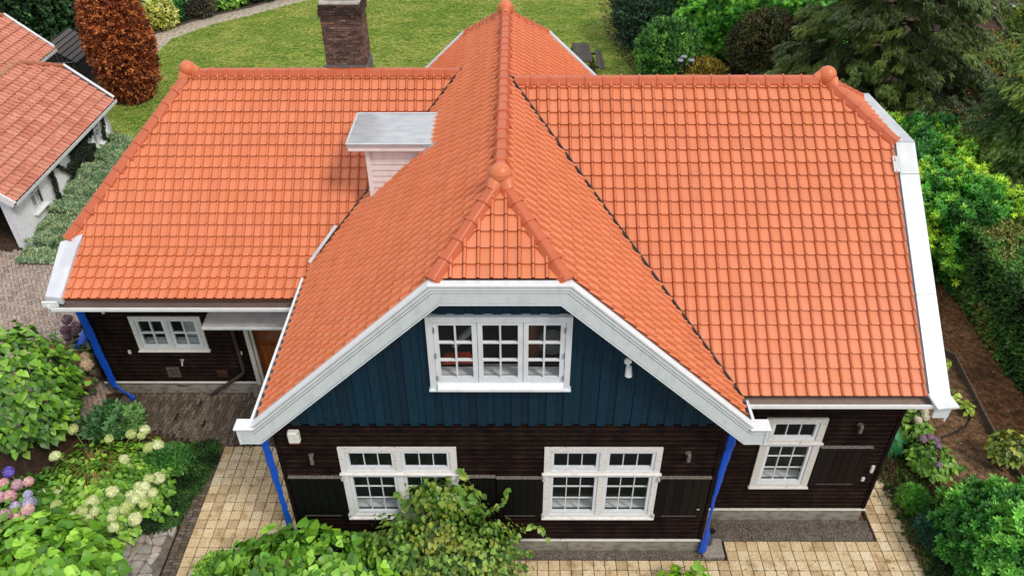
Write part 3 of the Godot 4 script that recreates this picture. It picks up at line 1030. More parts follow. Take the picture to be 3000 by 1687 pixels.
func build_chimney() -> void:
	var core := mb("a89c92")
	var w := 0.82
	var dp := 0.72
	var at := Vector3(-3.385, 0, -7.3 - dp * 0.5)
	core.span(at + Vector3(-w * 0.5 + 0.012, 5.2, -dp * 0.5 + 0.012), at + Vector3(w * 0.5 - 0.012, 7.82, dp * 0.5 - 0.012))
	var ch := part("chimney", core, M.concrete, house)
	var m := MB.new()
	var cols := ["7c645a", "6a544e", "886c60", "62524c", "907466", "705a52", "584a48"]
	var row := 0
	var y := 6.0
	while y < 7.80:
		var grow := 0.0
		var top := y > 7.56
		if top: grow = 0.03
		if y > 7.72: grow = 0.012
		for side in 4:
			var len: float = (w if side % 2 == 0 else dp) + grow * 2
			var x: float = -len * 0.5 - (0.075 if row % 2 else 0.0)
			while x < len * 0.5:
				var a := maxf(x, -len * 0.5)
				var b := minf(x + 0.15, len * 0.5)
				if b - a > 0.03:
					m.col = C(cols[rng.randi() % cols.size()])
					if top: m.col = m.col * 0.45
					elif rnd() < 0.1: m.col = C("94847c")
					var bs := Basis(Vector3.UP, side * PI / 2)
					var off: float = (dp if side % 2 == 0 else w) * 0.5 + grow
					m.box(at + bs * Vector3((a + b) * 0.5, 0, off - 0.03 + rnd(-0.003, 0.003)) + Vector3(0, y + 0.02, 0), Vector3(b - a - 0.01, 0.037, 0.07), bs)
				x += 0.15
		y += 0.048
		row += 1
	tag(part("brickwork", m, M.brick, ch), "", "", "", "stuff")
	var cap := mb("d2cdc6")
	cap.cbox(at + Vector3(0, 7.85, 0), Vector3(w + 0.02, 0.07, dp + 0.02), 0.025)
	cap.cbox(at + Vector3(0, 7.91, 0), Vector3(w - 0.2, 0.1, dp - 0.2), 0.03)
	part("chimney_cap", cap, M.concrete, ch)
	var ld := mb("6b7178")
	ld.cbox(at + Vector3(0, 6.5, dp * 0.5 + 0.03), Vector3(w + 0.1, 0.14, 0.03), 0.008)
	ld.cbox(at + Vector3(0, 6.45, dp * 0.5 + 0.1), Vector3(w + 0.14, 0.03, 0.22), 0.01, Basis(Vector3(1, 0, 0), 0.5))
	ld.cbox(at + Vector3(w * 0.5 + 0.02, 6.4, 0), Vector3(0.03, 0.3, dp), 0.008)
	part("flashing", ld, M.lead, ch)

func build_trim() -> void:
	# the stepped white fascia round the front gable, ending in level returns
	var path := [Vector2(-4.2, 3.66), Vector2(-4.01, 3.66), Vector2(-0.987, 6.49), Vector2(0.987, 6.49), Vector2(4.01, 3.66), Vector2(4.2, 3.66)]
	for q in [[0.0, 0.028, 0.24, 0.372, "e8ecee"], [0.042, 0.088, 0.30, 0.366, "dde5e6"], [0.100, 0.132, 0.30, 0.362, "dde5e6"], [0.144, 0.322, 0.30, 0.358, "d9e2e3"], [0.33, 0.352, 0.05, 0.364, "e2e9ea"], [0.012, 0.34, 0.23, 0.353, "4c565c"]]:  # last, dark band: shadow lines painted in behind the flush strips
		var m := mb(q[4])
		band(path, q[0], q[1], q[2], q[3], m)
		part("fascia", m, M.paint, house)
	for s in [-1.0, 1.0]:
		var r := mb("f4f5f6")
		r.cbox(Vector3(4.075 * s, 3.665, 0.28), Vector3(0.33, 0.03, 0.24), 0.006)
		part("return_cap", r, M.zinc, house)
		var e := mb("e4e8ea")
		e.cbox(Vector3(4.19 * s, 3.475, 0.335), Vector3(0.035, 0.35, 0.08), 0.006)
		part("return", e, M.paint, house)
		# the zinc strip between the tiles and the fascia
		var t := Vector3(-s, SLOPE, 0).normalized()
		var z := mb("cdd2d6")
		var p0 := Vector3(3.95 * s, RIDGE_Y - SLOPE * 3.95, 0.225)
		var p1 := Vector3(0.95 * s, RIDGE_Y - SLOPE * 0.95, 0.225)
		var nn := Vector3(0, 0, 1).cross(t)
		z.box((p0 + p1) * 0.5 + Vector3(0, 0.035, 0), Vector3((p1 - p0).length(), 0.03, 0.07), Basis(t, nn, Vector3(0, 0, 1)))
		part("zinc_strip", z, M.zinc, house)
	# the verge at the back of the middle roof
	var back := mb("e3e8ea")
	band([Vector2(-4.1, 3.60), Vector2(-0.987, 6.52), Vector2(0.987, 6.52), Vector2(4.1, 3.60)], 0.0, 0.2, -9.66, -9.46, back)
	part("verge", back, M.zinc, house)

	# gutters of the middle roof
	for q in [[-1.0, 0.27, -3.9], [1.0, 0.27, -0.28]]:
		var s: float = q[0]
		var z0: float = q[2]
		var z1: float = q[1]
		var g := mb("eceff0")
		g.span(Vector3(s * 3.985, 3.44, z0), Vector3(s * 4.03, 3.66, z1))
		g.span(Vector3(s * 3.80, 3.44, z0), Vector3(s * 3.985, 3.47, z1))
		var o := part("gutter", g, M.paint, house)
		var zi := mb("8f959a")
		zi.span(Vector3(s * 3.83, 3.49, z0), Vector3(s * 3.98, 3.52, z1 - 0.05))
		part("gutter_lining", zi, M.zinc, o)
	# right wing
	var gr := mb("f3f4f5")
	gr.span(Vector3(3.98, 3.56, -0.215), Vector3(7.06, 3.625, -0.18))
	gr.span(Vector3(3.98, 3.535, -0.64), Vector3(7.06, 3.558, -0.2))
	var gro := part("gutter", gr, M.paint, house)
	var grl := mb("9c8a80")
	grl.box(Vector3(5.45, 3.575, -0.31), Vector3(3.2, 0.02, 0.2), Basis(Vector3(1, 0, 0), 0.25))
	part("gutter_lining", grl, M.zinc, gro)
	# left wing
	var gl := mb("f1f2f3")
	gl.span(Vector3(-8.93, 3.225, -3.16), Vector3(-4.04, 3.29, -3.12))
	gl.span(Vector3(-8.93, 3.2, -4.14), Vector3(-4.04, 3.222, -3.14))
	gl.span(Vector3(-8.95, 3.2, -3.5), Vector3(-8.91, 3.36, -3.12))
	var glo := part("gutter", gl, M.paint, house)
	var gll := mb("7d6a66")
	gll.box(Vector3(-6.45, 3.25, -3.25), Vector3(4.9, 0.02, 0.18), Basis(Vector3(1, 0, 0), 0.2))
	part("gutter_lining", gll, M.zinc, glo)

	# the white zinc verge of the right wing: along the half hip, down the gable, and a return at the eave
	var nR := Vector3(0, 1, 0.774).normalized()
	var tR := Vector3(0, -0.774, 1).normalized()
	var hip := mb("d2d6d8")
	hip.ext(PackedVector2Array([Vector2(6.97, 5.95), Vector2(6.97, 3.87), Vector2(7.32, 3.87), Vector2(7.24, 5.97)]), 6.36, 6.5, Transform3D(Basis(Vector3(1, 0, 0), Vector3(0, 0, -1), Vector3(0, 1, 0)), Vector3.ZERO))
	part("verge", hip, M.zinc, house)
	var q0 := Vector3(7.145, 6.484, -3.87)
	var q1 := Vector3(7.145, 3.72, -0.30)
	var cuts := [0.0, 0.135, 0.62, 1.0]
	for i in 3:
		var a := q0.lerp(q1, cuts[i])
		var b := q0.lerp(q1, cuts[i + 1])
		var m := tint(mb("ccd0d3"), 0.97, 1.02)
		m.cbox((a + b) * 0.5 - nR * 0.08, Vector3(0.345, 0.2, (b - a).length() + (-0.003 if i < 2 else 0.0)), 0.006, Basis(Vector3(1, 0, 0), nR, Vector3(1, 0, 0).cross(nR)))
		part("verge", m, M.zinc, house)
	var st := mb("6f7880")
	st.box((q0 + q1) * 0.5 + Vector3(-0.185, 0, 0) - nR * 0.03, Vector3(0.03, 0.05, (q1 - q0).length()), Basis(Vector3(1, 0, 0), nR, Vector3(1, 0, 0).cross(nR)))
	part("verge_upstand", st, M.lead, house)
	var rc := mb("e2e4e6")
	var c0 := [Vector3(6.95, 3.76, -0.33), Vector3(7.32, 3.74, -0.33), Vector3(7.42, 3.655, -0.13), Vector3(7.06, 3.64, -0.10)]
	rc.quad(c0[3], c0[2], c0[1], c0[0])
	for i in 4:
		var j := (i + 1) % 4
		rc.quad(c0[i] - Vector3(0, 0.04, 0), c0[j] - Vector3(0, 0.04, 0), c0[j], c0[i])
	part("return_cap", rc, M.zinc, house)
	var rt := mb("e3e8ea")
	rt.cbox(Vector3(7.2, 3.5, -0.19), Vector3(0.26, 0.28, 0.05), 0.006)
	rt.cbox(Vector3(7.31, 3.45, -0.28), Vector3(0.04, 0.36, 0.2), 0.006)
	part("return", rt, M.paint, house)

	# the zinc foot of the left hip
	var lz := mb("dfe1e8")
	var up := [Vector3(-8.99, 4.06, -4.32), Vector3(-8.56, 4.16, -4.47), Vector3(-8.62, 3.99, -4.16)]
	var lo := [Vector3(-8.99, 3.5, -3.25), Vector3(-8.67, 3.49, -3.22)]
	lz.quad(lo[0], lo[1], up[2], up[0])
	lz.tri(up[0], up[2], up[1])
	for q in [[up[0], lo[0]], [lo[1], up[2]], [lo[0], lo[1]], [up[2], up[1]], [up[1], up[0]]]:
		lz.quad(q[0] - Vector3(0, 0.16, 0), q[1] - Vector3(0, 0.16, 0), q[1], q[0])
	lz.col = C("a9adb5")
	lz.box((lo[0] + lo[1]) * 0.5 + Vector3(-0.02, 0.035, -0.16), Vector3(0.28, 0.012, 0.012), Basis(Vector3.UP, 0.6))
	part("verge", lz, M.zinc, house)
	var lrt := mb("eef0f3")
	lrt.box(Vector3(-8.9, 3.37, -3.17), Vector3(0.3, 0.12, 0.04))
	part("return", lrt, M.paint, house)

func build_fixtures() -> void:
	# grey lamps on the front walls
	for q in [[Vector3(-3.22, 2.6, 0.0)], [Vector3(3.12, 2.67, 0.0)], [Vector3(6.25, 2.62, -0.695)]]:
		var p: Vector3 = q[0]
		var m := mb("6d655f")
		m.cbox(p + Vector3(0, 0.0, 0.1), Vector3(0.055, 0.17, 0.055), 0.008)
		m.cbox(p + Vector3(0, 0.08, 0.06), Vector3(0.06, 0.03, 0.1), 0.006)
		m.cbox(p + Vector3(-0.03, 0.06, 0.042), Vector3(0.05, 0.07, 0.02), 0.004)
		part("wall_lamp", m, M.plain, house)
	# the white spot on the gable and the alarm box
	var s := mb("eef1f3")
	s.tube([Vector3(1.92, 4.83, 0.05), Vector3(1.92, 4.83, 0.085)], 0.055, 14)
	s.tube([Vector3(1.925, 4.8, 0.08), Vector3(1.93, 4.76, 0.13)], 0.02, 8)
	s.tube([Vector3(1.93, 4.78, 0.13), Vector3(1.935, 4.62, 0.16)], [0.045, 0.058], 14)
	part("spotlight", s, M.paint, house)
	var al := mb("f0efe8")
	al.cbox(Vector3(-3.42, 3.2, 0.1), Vector3(0.19, 0.25, 0.11), 0.02)
	var alo := part("alarm_box", al, M.paint, house)
	var st := mb("6e2f28")
	st.cbox(Vector3(-3.42, 3.065, 0.1), Vector3(0.18, 0.022, 0.1), 0.006)
	part("base_strip", st, M.plain, alo)
	for q in [Vector3(6.76, 1.52, -0.64), Vector3(6.66, 1.24, -0.64), Vector3(3.47, 1.3, 0.06), Vector3(-8.33, 1.27, -4.12), Vector3(-5.52 - 0.35, 1.24, -4.12), Vector3(-8.55, 2.42, -4.1)]:
		var k := mb("d8d6d0")
		k.cbox(q, Vector3(0.06, 0.09, 0.04) if q.x < 6.7 else Vector3(0.06, 0.18, 0.04), 0.006)
		part("wall_box", k, M.paint, house)
	# left wing: tap, vents, door with its canopy and rainwater pipe
	var t := mb("b9b6b2")
	t.tube([Vector3(-7.21, 1.02, -4.15), Vector3(-7.21, 1.02, -4.05), Vector3(-7.215, 0.94, -4.03)], 0.02, 8)
	t.cbox(Vector3(-7.21, 1.06, -4.09), Vector3(0.09, 0.02, 0.025), 0.005)
	part("tap", t, M.zinc, house)
	var v := mb("6d5f56")
	boxes(v, rect_minus([-7.66, 0.5, -7.38, 0.78], [[-7.62, 0.54, -7.42, 0.74]]), 0.02, 0.06)
	v.col = C("2b2420")
	v.span(Vector3(-7.62, 0.54, 0.025), Vector3(-7.42, 0.74, 0.034))
	for i in 4:
		v.col = C("5b4d44")
		v.box(Vector3(-7.52, 0.565 + i * 0.05, 0.045), Vector3(0.2, 0.012, 0.03), Basis(Vector3(1, 0, 0), 0.6))
	part("vent", v, M.greywood, house, Transform3D(Basis(), Vector3(0, 0, -4.18)))
	var pch := mb("5a3b36")
	pch.cbox(Vector3(-6.42, 0.6, -4.135), Vector3(0.26, 0.2, 0.03), 0.004)
	part("patch_board", pch, M.blackwood, house)
	var vs := mb("3a352f")
	vs.box(Vector3(-7.42, 0.22, -4.139), Vector3(0.26, 0.03, 0.012))
	part("plinth_vent", vs, M.plain, house)
	var dp := mb("3c322f")
	dp.tube([Vector3(-5.92, 2.5, -4.02), Vector3(-5.9, 1.9, -4.08), Vector3(-5.9, 0.82, -4.08), Vector3(-5.91, 0.7, -4.07), Vector3(-5.99, 0.62, -4.06), Vector3(-6.78, 0.05, -4.02)], 0.04, 10)
	part("rainwater_pipe", dp, M.plain, house)
	for q in [[Vector3(-5.62, 1.2, -4.11), Vector3(0.1, 2.0, 0.09)], [Vector3(-5.53, 1.2, -4.14), Vector3(0.06, 2.0, 0.08)], [Vector3(-4.5, 1.2, -4.12), Vector3(0.14, 2.0, 0.09)], [Vector3(-5.05, 2.26, -4.12), Vector3(1.2, 0.12, 0.09)]]:
		var df := mb("cfcac2")
		df.cbox(q[0], q[1], 0.008)
		part("door_frame", df, M.peel, house)
	var d := mb("7a3f16")
	d.span(Vector3(-5.5, 0.32, -4.22), Vector3(-4.57, 2.2, -4.18))
	var door := part("door", d, M.bluewood, house)
	for i in 7:
		var pl := tint(mb("8a4a1c"), 0.85, 1.15)
		pl.cbox(Vector3(-5.35 + i * 0.105, 0.95, -4.17), Vector3(0.1, 0.95, 0.02), 0.004)
		part("plank", pl, M.bluewood, door)
	var dg := mb("1c2428")
	dg.span(Vector3(-5.38, 1.55, -4.178), Vector3(-4.7, 2.1, -4.17))
	part("pane", dg, M.glass, door)
	var ste := mb("a39c92")
	ste.cbox(Vector3(-5.05, 0.27, -3.95), Vector3(1.25, 0.1, 0.4), 0.01)
	part("doorstep", ste, M.concrete, house)
	var c := mb("f2eae8")
	c.box(Vector3(-4.98, 2.56, -3.8), Vector3(2.4, 0.035, 0.74), Basis(Vector3(1, 0, 0), 0.09))
	var can := part("canopy", c, M.zinc, house)
	for q in [[Vector3(-4.98, 2.535, -3.425), Vector3(2.44, 0.07, 0.04)], [Vector3(-6.19, 2.56, -3.8), Vector3(0.04, 0.07, 0.77)]]:
		var rm := mb("e6e9ec")
		rm.cbox(q[0], q[1], 0.008, Basis(Vector3(1, 0, 0), 0.09))
		part("rim", rm, M.zinc, can)
	var br := mb("cbc6be")
	br.ext(PackedVector2Array([Vector2(0, 2.5), Vector2(0.36, 2.5), Vector2(0.36, 2.43), Vector2(0.1, 2.2), Vector2(0, 2.05)]), -0.03, 0.03, Transform3D(Basis(Vector3.UP, -PI / 2), Vector3(-5.78, 0, -4.14)))
	part("bracket", br, M.peel, can)


# ------------------------------------------------------------------ the ground
func sheet(called: String, poly: Array, y: float, h: String, m: Material, thick := 0.0) -> MeshInstance3D:
	var b := mb(h)
	b.ext(PackedVector2Array(poly.map(func(p): return Vector2(p[0], -p[1]))), y - maxf(thick, 0.002), y, Transform3D(Basis(Vector3(1, 0, 0), Vector3(0, 0, -1), Vector3(0, 1, 0)), Vector3.ZERO))
	return struct(called, b, m)

func inside(poly: Array, x: float, z: float) -> bool:
	var r := false
	var j := poly.size() - 1
	for i in poly.size():
		if (poly[i][1] > z) != (poly[j][1] > z) and x < (poly[j][0] - poly[i][0]) * (z - poly[i][1]) / (poly[j][1] - poly[i][1]) + poly[i][0]:
			r = not r
		j = i
	return r

const LAWN := [[-15.3, -14.0], [-15.5, -19.0], [-15.78, -25.43], [-15.66, -27.08], [-15.09, -28.03], [-14.3, -29.16], [-12.9, -30.39], [-11.46, -31.84], [-9.6, -33.6], [-8, -48], [16, -48], [16, -9.0], [-9.4, -9.0], [-12.2, -16.0], [-13.45, -16.91], [-14.6, -17.66]]

func build_ground() -> void:
	var g := mb("c8b49c")
	g.box(Vector3(0, -0.56, -20), Vector3(600, 1, 600))
	struct("ground", g, M.soil)
	var lw := sheet("lawn", LAWN, 0.0, "ffffff", M.lawn, 0.03)
	# rough grass on it
	var blade := mb()
	for i in 5:
		var a := i * TAU / 5 + 0.3
		var d := Vector3(cos(a), 0, sin(a))
		var p := d * 0.02
		var w := Vector3(-d.z, 0, d.x) * 0.012
		blade.tri(p - w, p + w, p + d * 0.05 + Vector3(0, 0.055, 0))
	var xs := []
	var cs := PackedColorArray()
	var big := noise(0.22, 3, 301)
	var pal := [C("7c9a30"), C("98a844"), C("aeb654"), C("c0be6a"), C("88a03a")]
	while xs.size() < 42000:
		var z := -9.0 - 25.0 * sqrt(rnd())
		var x := rnd(-16, 8)
		if not inside(LAWN, x, z): continue
		var q := clampf(0.5 + big.get_noise_2d(x * 0.6, z * 1.6) * 1.7 + rnd(-0.25, 0.25), 0, 0.999)
		var c: Color = pal[int(q * 5)] if rnd() < 0.7 else pal[rng.randi() % 5]
		xs.append(Transform3D(Basis(Vector3.UP, rnd(0, TAU)).scaled(Vector3.ONE * rnd(0.7, 1.5)), Vector3(x, 0.0, z)))
		cs.append(c * rnd(0.8, 1.2))
	scatter("grass", blade, M.blade, lw, xs, cs)

	# the path round the lawn
	var pth := sheet("garden_path", [[-15.3, -22.5], [-15.78, -25.43], [-15.66, -27.08], [-15.09, -28.03], [-14.3, -29.16], [-12.9, -30.39], [-11.46, -31.84], [-9.6, -33.6], [-10.4, -34.6], [-12.23, -32.7], [-13.19, -31.58], [-14.64, -30.39], [-15.52, -29.46], [-16.3, -28.27], [-16.85, -27.54], [-17.0, -25.0], [-16.6, -22.5]], 0.012, "e2d4c2", M.concrete, 0.02)
	var kerb := mb("6a5c52")
	var kp := [[-16.85, -27.54], [-16.3, -28.27], [-15.52, -29.46], [-14.64, -30.39], [-13.19, -31.58], [-12.23, -32.7], [-10.4, -34.6]]
	for i in kp.size() - 1:
		var a := Vector3(kp[i][0], 0.03, kp[i][1])
		var b := Vector3(kp[i + 1][0], 0.03, kp[i + 1][1])
		var d := (b - a).normalized()
		kerb.box((a + b) * 0.5, Vector3((b - a).length(), 0.14, 0.05), Basis(d, Vector3.UP, d.cross(Vector3.UP)))
	part("kerb", kerb, M.greywood, pth)

	# herringbone drive on the left
	var dr := [[-16.5, -2.0], [-9.15, -2.0], [-9.15, -9.2], [-12.2, -16.0], [-13.45, -16.91], [-14.6, -17.66], [-16.5, -17.66]]
	var bed := sheet("driveway", dr, -0.02, "8d8078", M.soil, 0.03)
	var pv := []
	var cols := ["c4b6ae", "b8a8a0", "d0c2ba", "ac9e98", "c0b6b0", "c8b2a8"]
	var an := Basis(Vector3.UP, 0.55)
	var W := 0.1
	for i in range(-90, 90):
		for j in range(-90, 90):
			var kind := posmod(i - j, 4)
			if kind != 0 and kind != 3: continue
			var c2 := Vector2(i + 1, j + 0.5) * W if kind == 0 else Vector2(i + 0.5, j + 1) * W
			var p := an * Vector3(c2.x, 0, c2.y) + Vector3(-12, 0, -8)
			if p.x < -15.4 or p.z > -3.0 or not inside(dr, p.x, p.z): continue
			if p.x < -13.9 and p.z < -9.9: continue
			pv.append([p.distance_squared_to(Vector3(-12.2, 0, -6.5)), p, an * Basis(Vector3.UP, 0.0 if kind == 0 else PI / 2)])
	pv.sort_custom(func(a, b): return a[0] < b[0])
	var bm := []
	for h in cols:
		var q := mb(h)
		q.slab(0.193, 0.093, 0.05, 0.007)
		bm.append(q)
	pieces(bed, "paving_brick", pv, bm, M.brick, 0.004)

	# dark brick terrace before the left wing, and the brick border of the slab path
	var ter := sheet("brick_terrace", [[-9.0, -4.25], [-3.7, -4.25], [-3.7, -2.62], [-6.03, -2.62], [-6.03, 1.4], [-6.34, 1.4], [-6.34, -2.2], [-7.3, -2.75], [-8.4, -3.3], [-9.0, -3.5]], -0.018, "5c5048", M.soil, 0.03)
	var tb := []
	var row := 0
	var x := -8.8
	while x < -3.8:
		var z := -4.2 + (0.1 if row % 2 else 0.0)
		while z < -2.55:
			var zl := -2.6 if x > -6.1 else -2.75 - 0.3 * clampf((-x - 6.8), 0, 2)
			if z < zl and rnd() > 0.02:
				tb.append([Vector3(x, 0, z + 0.1).distance_squared_to(Vector3(-7, 0, -3)), Vector3(x + rnd(-0.004, 0.004), rnd(-0.006, 0.004), z + 0.1), Basis(Vector3.UP, PI / 2 + rnd(-0.05, 0.05))])
			z += 0.205
		x += 0.068
		row += 1
	var z2 := -2.65
	while z2 < 1.3:
		for k in 2:
			tb.append([4.0 + absf(z2), Vector3(-6.10 - k * 0.135 - 0.0, rnd(-0.004, 0.003), z2), Basis(Vector3.UP, rnd(-0.04, 0.04)).scaled(Vector3(0.64, 1, 1))])
		z2 += 0.068
	tb.sort_custom(func(a, b): return a[0] < b[0])
	var tm := []
	for h in ["74665c", "80746a", "645850", "8a7e76", "6c6658", "746858", "908476"]:
		var q := mb(h)
		q.slab(0.196, 0.062, 0.05, 0.006)
		tm.append(q)
	pieces(ter, "paving_brick", tb, tm, M.brick, 0.0)

	# pale square slabs: the path on the left and the terrace in front and on the right
	var s := 0.2092
	var sm := []
	for h in ["e8d2ae", "e4cca6", "ecd8b8", "e0c8a0", "e6d0aa", "dec49c", "d2b890", "e8d4b2", "c8b08a", "e4cca4", "ead2ac"]:
		var q := mb(h)
		q.slab(s - 0.012, s - 0.012, 0.05, 0.006)
		sm.append(q)
	var lp := sheet("slab_path", [[-6.03, -2.62], [-3.78, -2.62], [-3.78, 1.4], [-6.03, 1.4]], -0.02, "66564a", M.soil, 0.02)
	var sp := []
	for j in range(0, 18):
		for i in range(0, 11):
			var px := -6.03 + 0.105 + i * s
			var pz := -2.453 - 0.07 + (j + 0.5) * s
			if px > -3.72: continue
			sp.append([0.0, Vector3(px, rnd(-0.002, 0.003), pz), Basis(Vector3.UP, rnd(-0.008, 0.008))])
	pieces(lp, "slab", sp, sm, M.slab, 0.0)
	var fp := sheet("slab_terrace", [[-3.77, 0.25], [4.13, 0.25], [4.13, -0.17], [7.06, -0.17], [7.06, -4.6], [7.9, -4.6], [7.9, 1.4], [-3.77, 1.4]], -0.02, "66564a", M.soil, 0.02)
	var sq := []
	for i in range(0, 57):
		for j in range(-24, 6):
			var px := -3.78 + (i + 0.5) * s
			var pz := 0.25 + (j + 0.5) * s
			if px > 7.84 or pz < -4.4 or pz > 1.3: continue
			if pz < 0.25 and px < 4.13: continue
			if pz < -0.17 and px < 7.08: continue
			sq.append([0.0, Vector3(px, rnd(-0.002, 0.003), pz), Basis(Vector3.UP, rnd(-0.008, 0.008))])
	pieces(fp, "slab", sq, sm, M.slab, 0.0)

	# crazy paving at the bottom left
	var cr := sheet("stone_paving", [[-8.4, -0.1], [-7.5, -0.26], [-6.34, -0.42], [-6.34, 1.4], [-8.4, 1.4]], -0.004, "8e8478", M.concrete, 0.02)
	var nx := 11
	var nz := 9
	var pt := {}
	for i in nx + 1:
		for j in nz + 1:
			pt[Vector2i(i, j)] = Vector2(-8.5 + i * 0.2 + rnd(-0.07, 0.07), -0.45 + j * 0.2 + rnd(-0.07, 0.07))
	for i in nx:
		for j in nz:
			var cs4 := [pt[Vector2i(i, j)], pt[Vector2i(i + 1, j)], pt[Vector2i(i + 1, j + 1)], pt[Vector2i(i, j + 1)]]
			var ctr: Vector2 = (cs4[0] + cs4[1] + cs4[2] + cs4[3]) * 0.25
			if ctr.x > -6.42 or ctr.y < -0.26 - (ctr.x + 7.5) * 0.14: continue
			var m := tint(mb(["d4ccc4", "c8c2bc", "dcd4cc", "beb8b0", "d2c4ba"][rng.randi() % 5]), 0.92, 1.08)
			var poly := PackedVector2Array()
			for k in 4:
				var a: Vector2 = cs4[k]
				var b: Vector2 = cs4[(k + 1) % 4]
				poly.append(ctr + (a.lerp(b, 0.14) - ctr) * 0.9)
				poly.append(ctr + (a.lerp(b, 0.5) - ctr) * rnd(0.9, 0.97))
				poly.append(ctr + (a.lerp(b, 0.86) - ctr) * 0.9)
			var p2 := PackedVector2Array()
			for p in poly: p2.append(Vector2(p.x, -p.y))
			m.ext(p2, -0.02, rnd(0.006, 0.016), Transform3D(Basis(Vector3(1, 0, 0), Vector3(0, 0, -1), Vector3(0, 1, 0)), Vector3.ZERO))
			part("stone", m, M.concrete, cr)

	# gravel along the walls
	var gv := [[3.7, -0.64], [7.05, -0.64], [7.05, -0.18], [4.12, -0.18], [4.12, 0.24], [-3.7, 0.24], [-3.7, 0.05], [3.7, 0.05]]
	var gb := sheet("gravel_bed", gv, -0.012, "cabcb0", M.gravel, 0.02)
	var peb := mb()
	peb.lathe(Vector3.ZERO, [Vector2(0, -0.4), Vector2(0.42, -0.1), Vector2(0.36, 0.25), Vector2(0, 0.4)], 5)
	var gx := []
	var gc := PackedColorArray()
	while gx.size() < 9000:
		var px := rnd(-1.0, 7.06)
		var pz := rnd(-0.64, 0.24)
		if not inside(gv, px, pz): continue
		gx.append(Transform3D(Basis.from_euler(Vector3(rnd(0, 6), rnd(0, 6), rnd(0, 6))).scaled(Vector3.ONE * rnd(0.012, 0.03)), Vector3(px, -0.008, pz)))
		gc.append(C("a89e96") * rnd(0.5, 1.35))
	scatter("pebbles", peb, M.concrete, gb, gx, gc)

	# fallen leaves and weeds in the joints of the slabs
	var fl := mb()
	fl.quad(Vector3(-0.5, 0, -0.3), Vector3(0.5, 0.1, -0.3), Vector3(0.6, 0, 0.3), Vector3(-0.5, 0.15, 0.3))
	for q in [[lp, -6.0, -3.8, -2.5, 0.9], [fp, 1.0, 7.8, 0.27, 1.1], [fp, 7.1, 7.85, -3.0, 0.3], [ter, -8.4, -3.9, -4.1, -2.7]]:
		var ax := []
		var ac := PackedColorArray()
		for i in 90:
			ax.append(Transform3D(Basis.from_euler(Vector3(rnd(-0.3, 0.3), rnd(0, 6), rnd(-0.3, 0.3))).scaled(Vector3.ONE * rnd(0.012, 0.03)), Vector3(rnd(q[1], q[2]), 0.01, rnd(q[3], q[4]))))
			ac.append(C(["8a6a44", "6a5230", "a08a4c", "5c6a2c"][rng.randi() % 4]))
		scatter("fallen_leaves", fl, M.blade, q[0], ax, ac)
		var wx := []
		var wc := PackedColorArray()
		for i in 420:
			var on_x := rnd() < 0.5
			var px := rnd(q[1], q[2])
			var pz := rnd(q[3], q[4])
			var x0: float = -6.03 if q[0] == lp else -3.78
			var zz: float = -2.523 if q[0] == lp else 0.25
			if on_x: px = x0 + roundf((px - x0) / s) * s
			else: pz = zz + roundf((pz - zz) / s) * s
			wx.append(Transform3D(Basis(Vector3.UP, rnd(0, TAU)).scaled(Vector3(rnd(0.2, 0.5), rnd(0.08, 0.25), rnd(0.2, 0.5))), Vector3(px, -0.004, pz)))
			wc.append(C(["4a5a24", "5c6630", "3c4420", "6a6038"][rng.randi() % 4]) * rnd(0.6, 1.1))
		scatter("joint_weeds", blade, M.blade, q[0], wx, wc)

	# litter on the bare soil on the right
	var so := sheet("garden_soil", [[7.9, -9.0], [14.5, -9.0], [14.5, 2.0], [7.9, 2.0]], -0.01, "ecdcc8", M.soil, 0.03)
	var lf := mb()
	lf.quad(Vector3(-0.5, 0, -0.3), Vector3(0.5, 0.1, -0.3), Vector3(0.6, 0, 0.3), Vector3(-0.5, 0.15, 0.3))
	var lx := []
	var lc := PackedColorArray()
	for i in 5200:
		var px := rnd(7.9, 12.2)
		var pz := rnd(-9, 1.2)
		lx.append(Transform3D(Basis.from_euler(Vector3(rnd(-0.5, 0.5), rnd(0, 6), rnd(-0.5, 0.5))).scaled(Vector3.ONE * rnd(0.015, 0.055)), Vector3(px, 0.004, pz)))
		lc.append(C(["6a4a34", "85603f", "5a4434", "9c7c5c", "4c5a2a", "c8b89c"][rng.randi() % 6 if rnd() < 0.1 else rng.randi() % 5]) * rnd(0.7, 1.1))
	scatter("leaf_litter", lf, M.blade, so, lx, lc)
	sheet("unseen_bounce_ground", [[-30, 1.42], [30, 1.42], [30, 40], [-30, 40]], 0.0, "ece4dc", M.gravel, 0.03)  # unseen ground added to bounce neutral light onto the front wall
	sheet("path_soil", [[10.62, -9.0], [11.9, -9.0], [11.9, 2.0], [10.62, 2.0], [10.52, -2.4], [10.6, -3.3], [10.82, -5.3]], -0.006, "f4cca4", M.soil, 0.01)
	sheet("bed_soil", [[-12.0, -5.6], [-9.0, -5.6], [-9.0, -3.4], [-7.2, -2.75], [-6.35, -2.3], [-6.35, -0.45], [-7.6, -0.24], [-12.0, 0.6]], -0.008, "8a7460", M.soil, 0.02)
	sheet("shrub_soil", [[-40, -60], [-9.0, -60], [-9.0, -34.2], [-10.5, -34.7], [-12.3, -32.8], [-14.7, -30.5], [-16.4, -28.4], [-17.0, -27.6], [-17.0, -17.7], [-40, -17.7]], -0.014, "6e5c44", M.soil, 0.02)
	sheet("shrub_soil", [[4.6, -60], [40, -60], [40, -9.0], [16, -9.0], [7.4, -9.4], [7.4, -20], [5.4, -22], [4.4, -27]], 0.006, "7c6a52", M.soil, 0.02)

